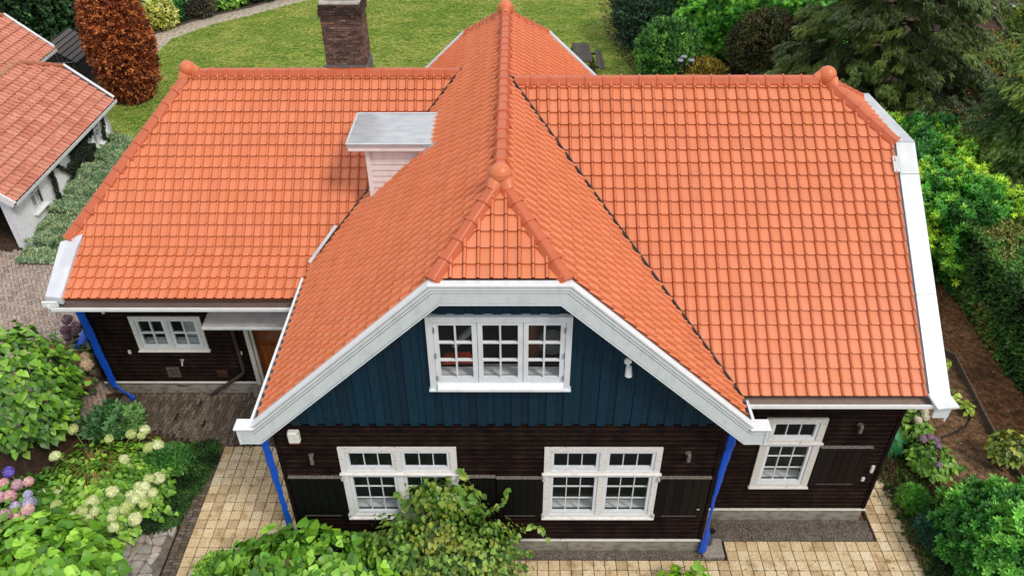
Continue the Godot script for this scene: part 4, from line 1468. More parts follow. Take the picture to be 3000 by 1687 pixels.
# paving: the first three hundred pieces are objects, the rest one mesh
func pieces(parent: Node3D, called: String, list: Array, kinds: Array, m: Material, jitter: float) -> void:
	var ms := []
	for k in kinds: ms.append(k.mesh())
	var rest := MB.new()
	for i in list.size():
		var k := rng.randi() % kinds.size()
		var xf := Transform3D(list[i][2], list[i][1] + Vector3(0, rnd(-jitter, jitter), 0))
		if i < 300: part(called, ms[k], m, parent, xf)
		else: rest.put(kinds[k], xf)
	if rest.v.size():
		tag(part(called + "_field", rest, m, parent), "", "", "", "stuff")


# ------------------------------------------------------------------ plants
var LF := {}

func leaf_shape(rows: Array, widths: Array, droop: float, fold: float) -> MB:
	# base at the origin, the tip one unit along y, z up out of the leaf
	var m := mb()
	for i in rows.size() - 1:
		var a: float = rows[i]
		var b: float = rows[i + 1]
		var wa: float = widths[i]
		var wb: float = widths[i + 1]
		var za := -droop * a * a
		var zb := -droop * b * b
		var ca := Vector3(0, a, za)
		var cb := Vector3(0, b, zb)
		for s in [-1.0, 1.0]:
			var ea := Vector3(wa * s, a - wa * 0.25, za + wa * fold)
			var eb := Vector3(wb * s, b - wb * 0.25, zb + wb * fold)
			if s > 0: m.quad(ca, ea, eb, cb)
			else: m.quad(ea, ca, cb, eb)
	return m

func leaves() -> void:
	LF.heart = leaf_shape([0.0, 0.1, 0.3, 0.55, 0.8, 1.0], [0.1, 0.36, 0.47, 0.4, 0.2, 0.0], 0.22, 0.22)
	LF.oval = leaf_shape([0.0, 0.3, 0.7, 0.92, 1.0], [0.03, 0.15, 0.17, 0.09, 0.0], 0.15, 0.25)
	LF.small = leaf_shape([0.0, 0.5, 1.0], [0.0, 0.3, 0.0], 0.1, 0.3)
	var cl := MB.new()
	for i in 7:
		var d := sphere_dir()
		d.y = absf(d.y) * 0.8 + 0.1
		cl.put(LF.small, Transform3D(facing(d, rnd(0, TAU)).scaled(Vector3.ONE * rnd(0.7, 1.1)), d * rnd(0.1, 0.5) - Vector3(0, 0.2, 0)))
	LF.cluster = cl
	var ro := MB.new()
	for i in 8:
		var a := i * 2.4
		var tiltv := 0.45 + 0.1 * i
		var d := Vector3(cos(a) * cos(tiltv), sin(tiltv), sin(a) * cos(tiltv))
		var up := Vector3(-d.x * 0.6, 1, -d.z * 0.6)
		ro.put(LF.oval, Transform3D(along(d, up).scaled(Vector3.ONE * rnd(0.75, 1.05)), Vector3(0, i * 0.03, 0)))
	LF.rosette = ro
	var sp := mb()
	# a drooping spray of a conifer: leaflets in two rows on a bending twig, x out, y up
	for i in 9:
		var t := (i + 0.5) / 9.0
		var p := Vector3(t, -0.35 * t * t, 0)
		for s in [-1.0, 1.0]:
			var l := 0.5 * (1.05 - t * 0.7)
			var e := p + Vector3(0.2, -0.12 - 0.3 * t, s * l)
			var w := Vector3(0.075, 0, 0)
			sp.tri(p - w, p + w, e)
	LF.spray = sp
	var nd := mb()
	for i in 9:
		var d := sphere_dir()
		d.y = absf(d.y) + 0.15
		d = d.normalized()
		var w := d.cross(Vector3(0.3, 0.2, 0.9)).normalized() * 0.07
		nd.tri(-w, w, d)
	LF.needle = nd

func facing(dir: Vector3, spin: float) -> Basis:
	# z out along dir
	var n := dir.normalized()
	var x := n.cross(Vector3(0.02, 1, 0.013) if absf(n.y) < 0.99 else Vector3(1, 0, 0)).normalized()
	return Basis(x, n.cross(x), n).orthonormalized().rotated(n, spin)

func along(d: Vector3, up: Vector3) -> Basis:
	# y along d, z near up
	var x := d.cross(up).normalized()
	return Basis(x, d, x.cross(d)).orthonormalized()

# puts leaves through the outer part of a lumpy crown; gives back transforms and colours
func crown(ctr: Vector3, rad: Vector3, count: int, size: float, cols: Array, o := {}) -> Array:
	var shell: float = o.get("shell", 0.62)
	var lump: float = o.get("lump", 0.22)
	var upf: float = o.get("up", 0.5)
	var low: float = o.get("low", -0.7)
	var square: float = o.get("square", 0.0)
	var nz := noise(o.get("freq", 1.6), 2, o.get("seed", 7))
	var nc := noise(o.get("cfreq", 1.2), 2, o.get("seed", 7) + 50)
	var xs := []
	var cs := PackedColorArray()
	while xs.size() < count:
		var d := sphere_dir()
		if d.y < low: continue
		var q := d
		if square > 0:
			var mx := maxf(absf(d.x), maxf(absf(d.y), absf(d.z)))
			q = d.lerp(d / mx, square)
		var f := lerpf(shell, 1.0, sqrt(rnd()))
		var p := ctr + q * rad * f * (1.0 + lump * nz.get_noise_3dv(d * 2.0 + ctr))
		if p.y < 0.02: continue
		var nrm := (d / rad).normalized().lerp(Vector3.UP, upf).normalized()
		nrm = (nrm + sphere_dir() * o.get("wild", 0.45)).normalized()
		var b := Basis()
		match o.get("kind", "face"):
			"face": b = facing(nrm, rnd(0, TAU))
			"hang":
				var out := (Vector3(d.x, 0, d.z) + sphere_dir() * 0.4).normalized()
				b = along((out * 0.75 + Vector3(0, -0.45, 0) + sphere_dir() * 0.25).normalized(), nrm + Vector3(0, 0.4, 0))
			"up": b = along(nrm, Vector3(d.x, 0.3, d.z) + sphere_dir() * 0.3) * Basis(Vector3.UP, rnd(0, TAU))
			"spray":
				var out := Vector3(d.x + rnd(-0.5, 0.5), rnd(-0.35, 0.1), d.z + rnd(-0.5, 0.5)).normalized()
				var sd := out.cross(Vector3.UP).normalized()
				b = Basis(out, sd.cross(out), sd)
		xs.append(Transform3D(b.scaled(Vector3.ONE * size * rnd(0.6, 1.35)), p))
		var k := clampf(0.5 + nc.get_noise_3dv(p) * 0.9 + rnd(-0.3, 0.3), 0.0, 0.999)
		var c: Color = cols[int(k * cols.size())]
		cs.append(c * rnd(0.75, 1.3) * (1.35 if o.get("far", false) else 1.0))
	return [xs, cs]

func stems(parent: Node3D, called: String, base: Vector3, tips: Array, r: float, h := "5a4838") -> void:
	var m := mb(h)
	for t in tips:
		var e: Vector3 = t
		var mid := base.lerp(e, 0.5) + Vector3(rnd(-0.1, 0.1), rnd(0.0, 0.15), rnd(-0.1, 0.1)) * base.distance_to(e) * 0.4
		m.tube([base, base.lerp(mid, 0.5) + Vector3(0, 0.03, 0), mid, e], [r, r * 0.8, r * 0.55, r * 0.2], 6)
	part(called, m, M.bark, parent)

func pal(a: Array) -> Array:
	return a.map(func(h): return C(h))

# a rounded shrub: trunk and one mass of leaves
func shrub(called: String, label: String, cat: String, base: Vector3, ctr: Vector3, rad: Vector3, count: int, size: float, cols: Array, leaf: String, o := {}, m: Material = null, group := "") -> Node3D:
	var t := thing(called, label, cat, base, group)
	var tips := []
	for i in 7:
		var d := sphere_dir()
		d.y = absf(d.y) + 0.3
		tips.append(ctr - base + d.normalized() * rad * 0.75)
	stems(t, "trunk" if rad.y > 1.2 else "stem", Vector3.ZERO, tips, clampf(rad.y * 0.06, 0.015, 0.16))
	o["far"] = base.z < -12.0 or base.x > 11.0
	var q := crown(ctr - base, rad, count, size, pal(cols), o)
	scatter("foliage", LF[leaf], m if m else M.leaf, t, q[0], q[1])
	return t

# a plant whose big leaves can be told apart: the nearest ones are objects
func big_leaf_plant(called: String, label: String, cat: String, base: Vector3, ctr: Vector3, rad: Vector3, count: int, size: float, cols: Array, o := {}) -> Node3D:
	var t := thing(called, label, cat, base)
	var tips := []
	for i in 9:
		var d := sphere_dir()
		d.y = absf(d.y) + 0.2
		tips.append(ctr - base + d.normalized() * rad * 0.85)
	stems(t, "stem", Vector3.ZERO, tips, 0.035)
	o["kind"] = "hang"
	var q := crown(ctr - base, rad, count, size, pal(cols), o)
	var order := range(count)
	var xs: Array = q[0]
	order.sort_custom(func(a, b): return (xs[a].origin + base).distance_squared_to(eye) < (xs[b].origin + base).distance_squared_to(eye))
	var kinds := {}
	var rx := []
	var rc := PackedColorArray()
	for i in order.size():
		var k: int = order[i]
		if i < 240:
			var c: Color = q[1][k]
			var key := Vector3i(int(c.r * 24), int(c.g * 18), int(c.b * 20))
			if not kinds.has(key):
				var m := MB.new()
				m.put(LF.heart, Transform3D(), Color(c.r, c.g, c.b))
				kinds[key] = m.mesh()
			part("leaf", kinds[key], M.leaf, t, xs[k])
		else:
			rx.append(xs[k])
			rc.append(q[1][k])
	if rx.size(): scatter("foliage", LF.heart, M.leaf, t, rx, rc)
	return t

var flower_heads := {}
func flower_head(h: String, h2: String, r: float, squash: float) -> ArrayMesh:
	var key := h + h2
	if flower_heads.has(key): return flower_heads[key]
	var m := mb(h)
	var a := C(h)
	var b := C(h2)
	for i in 150:
		var y := 1.0 - 1.7 * (i + 0.5) / 150.0
		var rr := sqrt(maxf(0.0, 1 - y * y))
		var an := i * 2.39996
		var d := Vector3(cos(an) * rr, y, sin(an) * rr)
		m.col = a.lerp(b, rnd()) * rnd(0.8, 1.15)
		var bs := facing((d + sphere_dir() * 0.35).normalized(), rnd(0, TAU))
		var p := d * r * Vector3(1, squash, 1) * rnd(0.9, 1.05)
		var s := r * 0.24
		for k in 4:
			var u := bs * Vector3(cos(k * PI / 2), sin(k * PI / 2), 0.25)
			var w := bs * Vector3(cos(k * PI / 2 + 0.8), sin(k * PI / 2 + 0.8), 0.1)
			var w2 := bs * Vector3(cos(k * PI / 2 - 0.8), sin(k * PI / 2 - 0.8), 0.1)
			m.quad(p, p + w2 * s * 0.8, p + u * s * 1.15, p + w * s * 0.8)
	m.col = a * 0.6
	m.lathe(Vector3.ZERO, [Vector2(0, -r * squash * 0.8), Vector2(r * 0.75, -r * squash * 0.3), Vector2(r * 0.8, r * squash * 0.3), Vector2(0, r * squash * 0.82)], 10)
	flower_heads[key] = m.mesh()
	return flower_heads[key]

func flowers(t: Node3D, spots: Array, y: float, kinds: Array, r: float, squash: float, root: Vector3) -> void:
	# every head on its own bending stalk
	var st := mb("7c8a4a")
	for s in spots:
		var k: Array = kinds[rng.randi() % kinds.size()]
		var p := Vector3(s[0], y + rnd(-0.08, 0.1), s[1]) - t.position
		var f := rnd(0.8, 1.12)
		part("flower_head", flower_head(k[0], k[1], r, squash), M.petal, t, Transform3D(Basis.from_euler(Vector3(rnd(-0.5, 0.5), rnd(0, 6), rnd(-0.5, 0.5))).scaled(Vector3.ONE * f), p))
		var e := root - t.position + Vector3(rnd(-0.3, 0.3), 0, rnd(-0.3, 0.3))
		st.tube([p, p.lerp(e, 0.4) + Vector3(0, 0.05, 0), e], 0.008, 5, 1.0, false)
	part("flower_stalks", st, M.blade, t)

func conifer(called: String, label: String, base: Vector3, h: float, r: float, count: int, size: float, cols: Array, seedv: int, lowest := 0.3) -> Node3D:
	var t := thing(called, label, "tree", base)
	var tr := mb("4c3c30")
	tr.tube([Vector3.ZERO, Vector3(0.05, h * 0.5, 0), Vector3(0, h, 0)], [0.24, 0.15, 0.03], 9)
	part("trunk", tr, M.bark, t)
	var nz := noise(0.5, 2, seedv)
	var bm := mb("54442f")
	var xs := []
	var cs := PackedColorArray()
	var pl := pal(cols)
	var nb := 220
	for i in nb:
		var f := (i + 0.5) / nb
		var y := lowest + (h - lowest) * f
		var an := i * 2.39996 + rnd(-0.3, 0.3)
		var len := r * pow(1.0 - f, 0.75) * rnd(0.75, 1.12) + 0.15
		var d := Vector3(cos(an), 0, sin(an))
		var tip := Vector3(0, y, 0) + d * len + Vector3(0, -0.22 * len + 0.25, 0)
		bm.tube([Vector3(0, y, 0), Vector3(0, y + 0.12, 0) + d * len * 0.5, tip], [0.035, 0.022, 0.006], 4, 1.0, false)
		var c0: Color = pl[int(clampf(0.5 + nz.get_noise_2d(an * 3.0, y * 2.0) + rnd(-0.25, 0.25), 0, 0.99) * pl.size())]
		var per := int(count / nb * 3.0 * pow(1.0 - f, 2.0)) + 4
		var sidev := d.cross(Vector3.UP)
		for cl in 13:
			var g := sqrt(rnd(0.04, 1.05))
			var p0 := Vector3(0, y, 0).lerp(tip, g) + Vector3(0, 0.2 * sin(g * PI) * len * 0.4, 0) + sidev * rnd(-0.36, 0.36) * len * (1.1 - g * 0.4)
			var bright := rnd(0.7, 1.2)
			var lead := (d + sidev * rnd(-0.8, 0.8) + Vector3(0, rnd(-0.8, -0.2), 0)).normalized()
			for k in maxi(1, per / 13):
				var p := p0 + lead * rnd(-0.24, 0.24) + sidev * rnd(-0.16, 0.16) + Vector3(0, rnd(-0.07, 0.07), 0)
				var out := (lead + sphere_dir() * 0.45).normalized()
				var sd := out.cross(Vector3(0.01, 1, 0.02)).normalized()
				xs.append(Transform3D(Basis(out, sd.cross(out), sd).scaled(Vector3.ONE * size * rnd(0.7, 1.3)), p))
				cs.append(c0 * bright * rnd(1.0, 1.5))
	part("limbs", bm, M.bark, t)
	scatter("foliage", LF.spray, M.darkleaf, t, xs, cs)
	return t

func build_plants() -> void:
	leaves()
	# --- foreground left
	big_leaf_plant("bean_tree", "lime green large leaved tree at the left edge above the pale green hydrangeas", "tree", Vector3(-10.0, 0, -2.9), Vector3(-10.12, 1.42, -2.85), Vector3(1.06, 1.3, 1.1), 2400, 0.145, ["3e6a18", "52821e", "6a9c28", "8aba38", "487418"], {"seed": 11, "lump": 0.3, "low": -0.9, "shell": 0.75})
	big_leaf_plant("bean_tree", "bright green large leaved shrub in the bottom left corner", "shrub", Vector3(-8.5, 0, 1.0), Vector3(-8.35, 0.62, 0.95), Vector3(1.5, 0.75, 1.05), 1900, 0.185, ["4c7c1c", "629624", "7cb02e", "98c840", "568a20"], {"seed": 12, "lump": 0.3, "shell": 0.75, "low": -0.3})
	big_leaf_plant("bean_tree", "bright green large leaved shrub below the left front window", "shrub", Vector3(-3.3, 0, 1.1), Vector3(-3.42, 0.62, 1.0), Vector3(1.5, 0.85, 0.8), 2000, 0.18, ["42701a", "588c22", "70a42c", "8cc03a", "4c7c1c"], {"seed": 13, "lump": 0.28, "shell": 0.72, "low": -0.3})
	big_leaf_plant("bean_tree", "small bright green shrub at the bottom edge right of the vine", "shrub", Vector3(3.2, 0, 1.15), Vector3(3.2, 0.35, 1.1), Vector3(0.55, 0.42, 0.4), 130, 0.16, ["7cae28", "90c834", "a4d63c"], {"seed": 14, "shell": 0.6, "low": -0.2})
	shrub("box_shrub", "dark glossy little shrub on the slabs left of the big leaved shrub", "shrub", Vector3(-4.95, 0, 1.0), Vector3(-4.95, 0.42, 0.98), Vector3(0.46, 0.5, 0.42), 700, 0.11, ["4c7a1c", "5f9226", "78a834", "8cb43c"], "rosette", {"kind": "up", "seed": 15})
	# the climbing vine before the wall
	var vine := shrub("vine", "tangled olive green vine growing up before the front wall between the windows", "climbing plant", Vector3(-0.9, 0, 0.55), Vector3(-1.05, 0.75, 0.62), Vector3(1.25, 0.95, 0.5), 5200, 0.085, ["44681e", "587e26", "6e9432", "86a440", "3a5e1c", "909838"], "heart", {"kind": "hang", "seed": 16, "lump": 0.75, "shell": 0.55, "low": -0.6, "wild": 0.9})
	var q := crown(Vector3(-1.0, 1.65, 0.12) - vine.position, Vector3(0.62, 0.42, 0.26), 900, 0.1, pal(["4e7a24", "6c8c2c", "8a9c3c", "5a8428"]), {"kind": "hang", "seed": 17, "lump": 0.6, "shell": 0.3, "wild": 0.9})
	scatter("foliage", LF.heart, M.leaf, vine, q[0], q[1])
	var sh := mb("6c7a3c")
	var sx := []
	var sc := PackedColorArray()
	for p in [[[-0.62, 1.5, 0.15], [-0.55, 2.0, 0.1], [-0.66, 2.2, 0.1], [-0.72, 2.34, 0.1]], [[-0.3, 1.3, 0.2], [0.0, 1.6, 0.15], [0.08, 1.9, 0.12]], [[-1.7, 1.3, 0.15], [-1.85, 1.75, 0.1]], [[0.3, 0.95, 0.3], [0.55, 1.1, 0.28], [0.72, 0.95, 0.3], [0.8, 0.78, 0.34]], [[-1.15, 1.6, 0.1], [-1.2, 2.1, 0.1]]]:
		var pts: Array = p.map(func(e): return Vector3(e[0], e[1], e[2]) - vine.position)
		sh.tube(pts, 0.008, 5)
		for i in 22:
			var f := rnd(0, pts.size() - 1.001)
			var at: Vector3 = pts[int(f)].lerp(pts[int(f) + 1], f - int(f))
			sx.append(Transform3D(along((sphere_dir() + Vector3(0, -0.4, 0.3)).normalized(), Vector3(rnd(-0.3, 0.3), 0.6, 0.6)).scaled(Vector3.ONE * rnd(0.06, 0.13)), at))
			sc.append(C(["5a8428", "7a9a34", "96a844"][rng.randi() % 3]))
	part("shoots", sh, M.bark, vine)
	scatter("foliage", LF.heart, M.leaf, vine, sx, sc)

	# hydrangeas
	var hy := shrub("hydrangea", "wide hydrangea with lime green flower heads left of the slab path", "shrub", Vector3(-8.0, 0, -1.3), Vector3(-8.05, 0.22, -1.2), Vector3(1.3, 0.42, 1.15), 4200, 0.11, ["4c7a22", "66962e", "7eae38", "96c044", "588628"], "heart", {"kind": "hang", "seed": 21, "low": -0.1, "lump": 0.5, "shell": 0.5})
	flowers(hy, [[-7.64,-1.60], [-8.59,-0.59], [-7.58,-0.82], [-7.78,-0.43], [-7.84,-0.23], [-8.00,-0.40], [-8.14,-0.28], [-8.12,-0.06], [-8.31,-0.23], [-8.40,-0.10], [-8.57,-0.08], [-8.63,-0.27], [-7.89,-0.06], [-7.71,-0.08], [-7.85,0.11], [-7.46,0.14], [-7.44,-0.46], [-7.34,-0.21], [-7.23,-0.00], [-7.25,-0.53], [-6.94,-0.25], [-7.13,-0.97], [-7.01,-0.94], [-7.23,-0.81], [-7.05,-0.81], [-7.18,-0.65], [-7.07,-0.67], [-6.85,-0.87], [-6.96,-1.11], [-6.86,-1.24], [-7.87,-0.59], [-6.87,-0.57], [-8.96,-0.87], [-8.69,-0.94], [-9.19,-1.80], [-9.08,-2.46], [-8.20,-2.18], [-9.12,-1.75], [-7.58,-2.31], [-7.58,-1.51], [-7.77,-2.28], [-7.57,-2.45], [-7.12,-2.01], [-7.32,-1.98]], 0.56, [["c4d080", "e0e6b4"], ["b0c068", "d0da98"], ["d0d894", "eaeec4"]], 0.105, 0.8, Vector3(-8.0, 0.1, -1.3))
	var pk := shrub("hydrangea", "hydrangea with pink, lilac and blue flower heads at the left edge", "shrub", Vector3(-9.3, 0, -0.6), Vector3(-9.35, 0.3, -0.62), Vector3(0.62, 0.45, 0.72), 900, 0.15, ["3f6a1c", "54842a", "6a9c30", "83b03a"], "heart", {"kind": "hang", "seed": 22, "low": -0.2, "lump": 0.4})
	flowers(pk, [[-9.73,-0.97], [-9.38,-0.86], [-9.18,-0.92], [-9.38,-0.58], [-9.54,-0.55], [-8.90,-0.27], [-8.84,-0.13], [-9.25,-0.15], [-9.07,-0.13]], 0.72, [["c88a92", "e6bcbc"], ["d8a0a0", "ecccc4"], ["b88a9c", "d8b4c0"]], 0.105, 0.85, Vector3(-9.3, 0.1, -0.6))
	flowers(pk, [[-9.10,-0.67], [-9.25,-0.43], [-8.94,-0.43]], 0.74, [["9c98c8", "d0cce4"], ["a89cc0", "dcd0e0"]], 0.1, 0.85, Vector3(-9.3, 0.1, -0.6))
	flowers(pk, [[-9.71,-1.18]], 0.78, [["5a48b4", "8a78d4"]], 0.115, 0.85, Vector3(-9.3, 0.1, -0.6))
	var dh := shrub("hydrangea", "fading russet and purple hydrangea beside the left wall under the blue sheeting", "shrub", Vector3(-10.0, 0, -4.7), Vector3(-10.0, 0.4, -4.7), Vector3(0.62, 0.5, 1.0), 1100, 0.12, ["3c4c20", "4e6428", "64782e", "5a4a34"], "heart", {"kind": "hang", "seed": 23, "low": -0.3, "lump": 0.5})
	flowers(dh, [[-10.18,-4.85], [-9.94,-4.64], [-9.84,-3.92], [-9.48,-3.79], [-9.27,-3.67], [-10.50,-4.68]], 0.78, [["a4645c", "c48c7c"], ["8c5048", "b87c70"]], 0.12, 0.9, Vector3(-10, 0.1, -4.7))
	flowers(dh, [[-9.60,-4.42], [-9.46,-4.19], [-9.41,-3.45]], 0.78, [["c8a888", "e0c8a8"]], 0.12, 1.1, Vector3(-10, 0.1, -4.7))
	flowers(dh, [[-10.36,-5.40], [-10.32,-5.57], [-10.32,-5.14], [-10.16,-5.27], [-10.53,-5.66], [-10.4, -5.3], [-10.2, -5.5]], 0.85, [["6a4a58", "94747c"], ["7c5c60", "a08088"]], 0.11, 0.8, Vector3(-10, 0.1, -4.7))
	shrub("lenten_rose", "dark green plant with fingered leaves between the hydrangea and the brick terrace", "plant", Vector3(-8.5, 0, -3.0), Vector3(-8.5, 0.22, -2.95), Vector3(0.62, 0.3, 0.42), 190, 0.17, ["3e6a38", "528044", "2f5430", "6a944e"], "rosette", {"kind": "up", "seed": 24, "low": 0.0})
	shrub("rue_bush", "low fine leaved grey green bush at the right end of the hydrangea", "shrub", Vector3(-6.95, 0, -1.85), Vector3(-6.95, 0.25, -1.85), Vector3(0.52, 0.32, 0.42), 1300, 0.07, ["2f6428", "3f7a30", "528a3a", "64984a"], "cluster", {"seed": 25, "low": -0.1})
	var dg := thing("withered_grass", "withered brown grass tuft in the middle of the lime green hydrangea", "grass", Vector3(-8.2, 0, -1.5))
	var gm := mb("8a6a3c")
	for i in 90:
		var a := rnd(0, TAU)
		var d := Vector3(cos(a), 0, sin(a))
		var l := rnd(0.25, 0.6)
		gm.col = C(["9a7440", "7a4c2c", "b4904c", "6a4a30"][rng.randi() % 4])
		var p := d * 0.05
		var w := Vector3(-d.z, 0, d.x) * 0.007
		var m1 := p + d * l * 0.5 + Vector3(0, l * 0.9 + 0.25, 0)
		var m2 := p + d * l * 1.1 + Vector3(0, l * 0.6 + 0.2, 0)
		gm.quad(p - w, p + w, m1 + w, m1 - w)
		gm.tri(m1 - w, m1 + w, m2)
	part("blades", gm, M.blade, dg)
	# ivy carpets
	ground_cover("ivy_carpet", "dense dark green ivy between the hydrangeas and the slab path", [[-6.2, -2.6], [-6.12, -2.1], [-6.42, -0.45], [-7.5, -0.26], [-7.9, -0.4], [-7.3, -1.2], [-7.2, -2.0], [-7.0, -2.5]], 8200, 0.055, ["1f3c18", "2c5020", "3c6428", "4c7430"], 0.1)
	ground_cover("ivy_carpet", "straggling green ground cover along the right edge of the slabs", [[7.75, 1.2], [7.72, -0.4], [7.72, -1.2], [7.7, -3.2], [8.5, -3.3], [8.9, -2.0], [8.6, -0.6], [8.7, 1.2]], 6400, 0.055, ["2a4218", "3c5a20", "52702a", "6c6a38", "5c4c34"], 0.1)

	# --- right side
	shrub("cherry_laurel", "glossy bright green cherry laurel bush in the bottom right corner", "shrub", Vector3(9.2, 0, 0.3), Vector3(9.15, 0.62, 0.3), Vector3(1.1, 0.85, 1.15), 3600, 0.115, ["2a661e", "387c26", "4c9430", "64aa3c", "7cc048"], "rosette", {"kind": "up", "seed": 31, "lump": 0.35, "shell": 0.7})
	shrub("dwarf_conifer", "small light green dwarf conifer beside the slabs on the right", "shrub", Vector3(8.0, 0, -0.9), Vector3(8.0, 0.22, -0.95), Vector3(0.28, 0.32, 0.28), 700, 0.09, ["4c8a30", "62a43a", "7cba48"], "needle", {"kind": "up", "seed": 32, "low": -0.2}, M.darkleaf)
	shrub("dwarf_conifer", "small blue green dwarf conifer left of the cherry laurel", "shrub", Vector3(8.1, 0, -0.1), Vector3(8.1, 0.26, -0.1), Vector3(0.36, 0.42, 0.42), 900, 0.09, ["2c5840", "3c6c50", "4a7c5c", "24483a"], "needle", {"kind": "up", "seed": 33, "low": -0.2}, M.darkleaf)
	shrub("juniper", "low yellow green spreading juniper above the cherry laurel", "shrub", Vector3(9.2, 0, -0.85), Vector3(9.15, 0.12, -0.9), Vector3(0.75, 0.16, 0.28), 700, 0.1, ["7c8a28", "98a434", "64742a"], "needle", {"kind": "up", "seed": 34, "low": 0.0, "lump": 0.6}, M.darkleaf)
	shrub("young_shrub", "thin yellow green shrub growing over the timber edging on the right", "shrub", Vector3(10.35, 0, -2.0), Vector3(10.35, 0.42, -2.05), Vector3(0.42, 0.45, 0.4), 420, 0.1, ["6c8428", "8a9c34", "a8b040", "5a7024"], "heart", {"kind": "hang", "seed": 35, "shell": 0.2, "low": -0.2})
	var hw := shrub("hydrangea", "small hydrangea with cream flower heads below the right eave", "shrub", Vector3(8.7, 0, -2.9), Vector3(8.72, 0.25, -2.95), Vector3(0.4, 0.3, 0.5), 330, 0.12, ["5a8428", "78a034", "96b848", "40682a"], "heart", {"kind": "hang", "seed": 36, "low": -0.2})
	flowers(hw, [[9.06, -3.11], [8.74, -2.76], [8.95, -2.87], [8.95, -3.25]], 0.48, [["d8cfb0", "efe8d4"]], 0.08, 0.85, Vector3(8.7, 0.1, -2.9))
	var hp := shrub("hydrangea", "small hydrangea with mauve flower heads in the right bed", "shrub", Vector3(8.75, 0, -1.95), Vector3(8.78, 0.25, -1.95), Vector3(0.42, 0.3, 0.5), 380, 0.11, ["4a7a24", "628f2e", "7ca83c"], "heart", {"kind": "hang", "seed": 37, "low": -0.2})
	flowers(hp, [[8.92, -2.25], [8.93, -2.13], [8.66, -2.28], [8.66, -1.54], [8.8, -2.3]], 0.5, [["94708c", "b898ac"]], 0.075, 0.8, Vector3(8.75, 0.1, -1.95))
	shrub("fern", "fresh green fern against the right wall corner", "plant", Vector3(7.9, 0, -2.7), Vector3(7.95, 0.22, -2.75), Vector3(0.35, 0.3, 0.5), 260, 0.22, ["2f7a44", "44905a", "3a7c38"], "spray", {"kind": "spray", "seed": 38, "low": 0.0}, M.darkleaf)
	for i in 4:
		var pz: float = [-4.5, -3.9, -3.55, -5.0][i]
		shrub("seedling", ["pale green seedling behind the right eave end", "pale green seedling below the end of the right eave", "pale green seedling nearest the black hose", "pale green seedling far along the timber edging"][i], "plant", Vector3(10.0 + i * 0.13, 0, pz), Vector3(10.0 + i * 0.13, 0.12, pz), Vector3(0.16, 0.14, 0.16), 30, 0.1, ["8aa838", "a8c048"], "heart", {"kind": "hang", "seed": 40 + i, "low": 0.0})
	hedge("yew_hedge", "dark clipped yew hedge along the earth path on the right", Vector3(12.75, 0, -3.6), Vector3(0.95, 1.0, 5.2), 15000, 0.09, ["2a481c", "365a24", "46702c", "567c32", "6c7034"], 51)
	shrub("laurel_hedge", "big loose laurel with yellow new growth right of the white verge", "shrub", Vector3(11.9, 0, -11.0), Vector3(12.1, 1.15, -11.2), Vector3(1.75, 1.4, 3.2), 11000, 0.13, ["2c6420", "3a7c26", "4c9030", "74a830", "a4c238"], "rosette", {"kind": "up", "seed": 52, "lump": 0.3, "square": 0.45, "cfreq": 0.45}, M.leaf)
	conifer("conifer", "drooping green conifer at the right edge above the yew hedge", Vector3(14.9, 0, -11.3), 9.0, 2.1, 42000, 0.12, ["34501c", "466424", "5a782c", "708834"], 53)
	conifer("conifer", "broad drooping dark olive conifer behind the right end of the roof", Vector3(13.6, 0, -19.0), 15.0, 4.1, 105000, 0.13, ["38481c", "4a5e24", "5c702c", "6e8036", "40501e"], 54, 0.1)
	shrub("rhododendron", "bronze tinged dome shaped shrub left of the broad conifer", "shrub", Vector3(10.4, 0, -22.6), Vector3(10.35, 1.25, -22.6), Vector3(1.6, 1.5, 1.35), 3600, 0.11, ["2c3418", "3c4420", "54502a", "6c5a34", "445026"], "cluster", {"seed": 55, "lump": 0.15, "low": -0.9}, M.darkleaf)
	shrub("laurel_hedge", "tall bright green laurel mass beyond the roof on the right", "shrub", Vector3(9.5, 0, -26.4), Vector3(9.6, 1.6, -26.4), Vector3(3.3, 1.9, 2.6), 13000, 0.14, ["3a7a24", "4c9030", "62a83a", "7cc046", "96cc50"], "rosette", {"kind": "up", "seed": 56, "lump": 0.2, "square": 0.3, "low": -0.9})
	shrub("laurel_hedge", "green laurel between the bronze shrub and the broad conifer", "shrub", Vector3(13.2, 0, -25.4), Vector3(13.0, 1.2, -25.4), Vector3(1.8, 1.7, 1.9), 4200, 0.14, ["35702a", "468832", "5a9c3c", "72b44a"], "rosette", {"kind": "up", "seed": 63, "lump": 0.25, "low": -0.9})
	shrub("holly", "dark bluish green shrub at the right end of the lawn", "shrub", Vector3(6.1, 0, -26.2), Vector3(6.2, 1.5, -26.4), Vector3(1.7, 1.9, 2.4), 4200, 0.13, ["1c3424", "284430", "34543a", "22382a"], "cluster", {"seed": 57, "lump": 0.25, "low": -0.9}, M.darkleaf)
	shrub("privet", "round mid green shrub beside the lawn behind the lamp post", "shrub", Vector3(6.5, 0, -22.4), Vector3(6.4, 1.1, -22.5), Vector3(1.35, 1.35, 1.2), 3000, 0.12, ["2f5a22", "3f6e2a", "528234", "68963e"], "cluster", {"seed": 58, "lump": 0.25, "low": -0.9}, M.darkleaf)
	shrub("barberry", "low mustard brown shrub around the lamp post", "shrub", Vector3(7.7, 0, -21.6), Vector3(7.75, 0.55, -21.5), Vector3(0.85, 0.7, 0.6), 1200, 0.1, ["7c6a20", "96802c", "6a5a20", "a89434"], "cluster", {"seed": 59, "low": -0.8})
	var tw := thing("bare_shrub", "half bare brown twiggy shrub between the two drooping conifers", "shrub", Vector3(15.6, 0, -15.4))
	var tm := mb("5c4634")
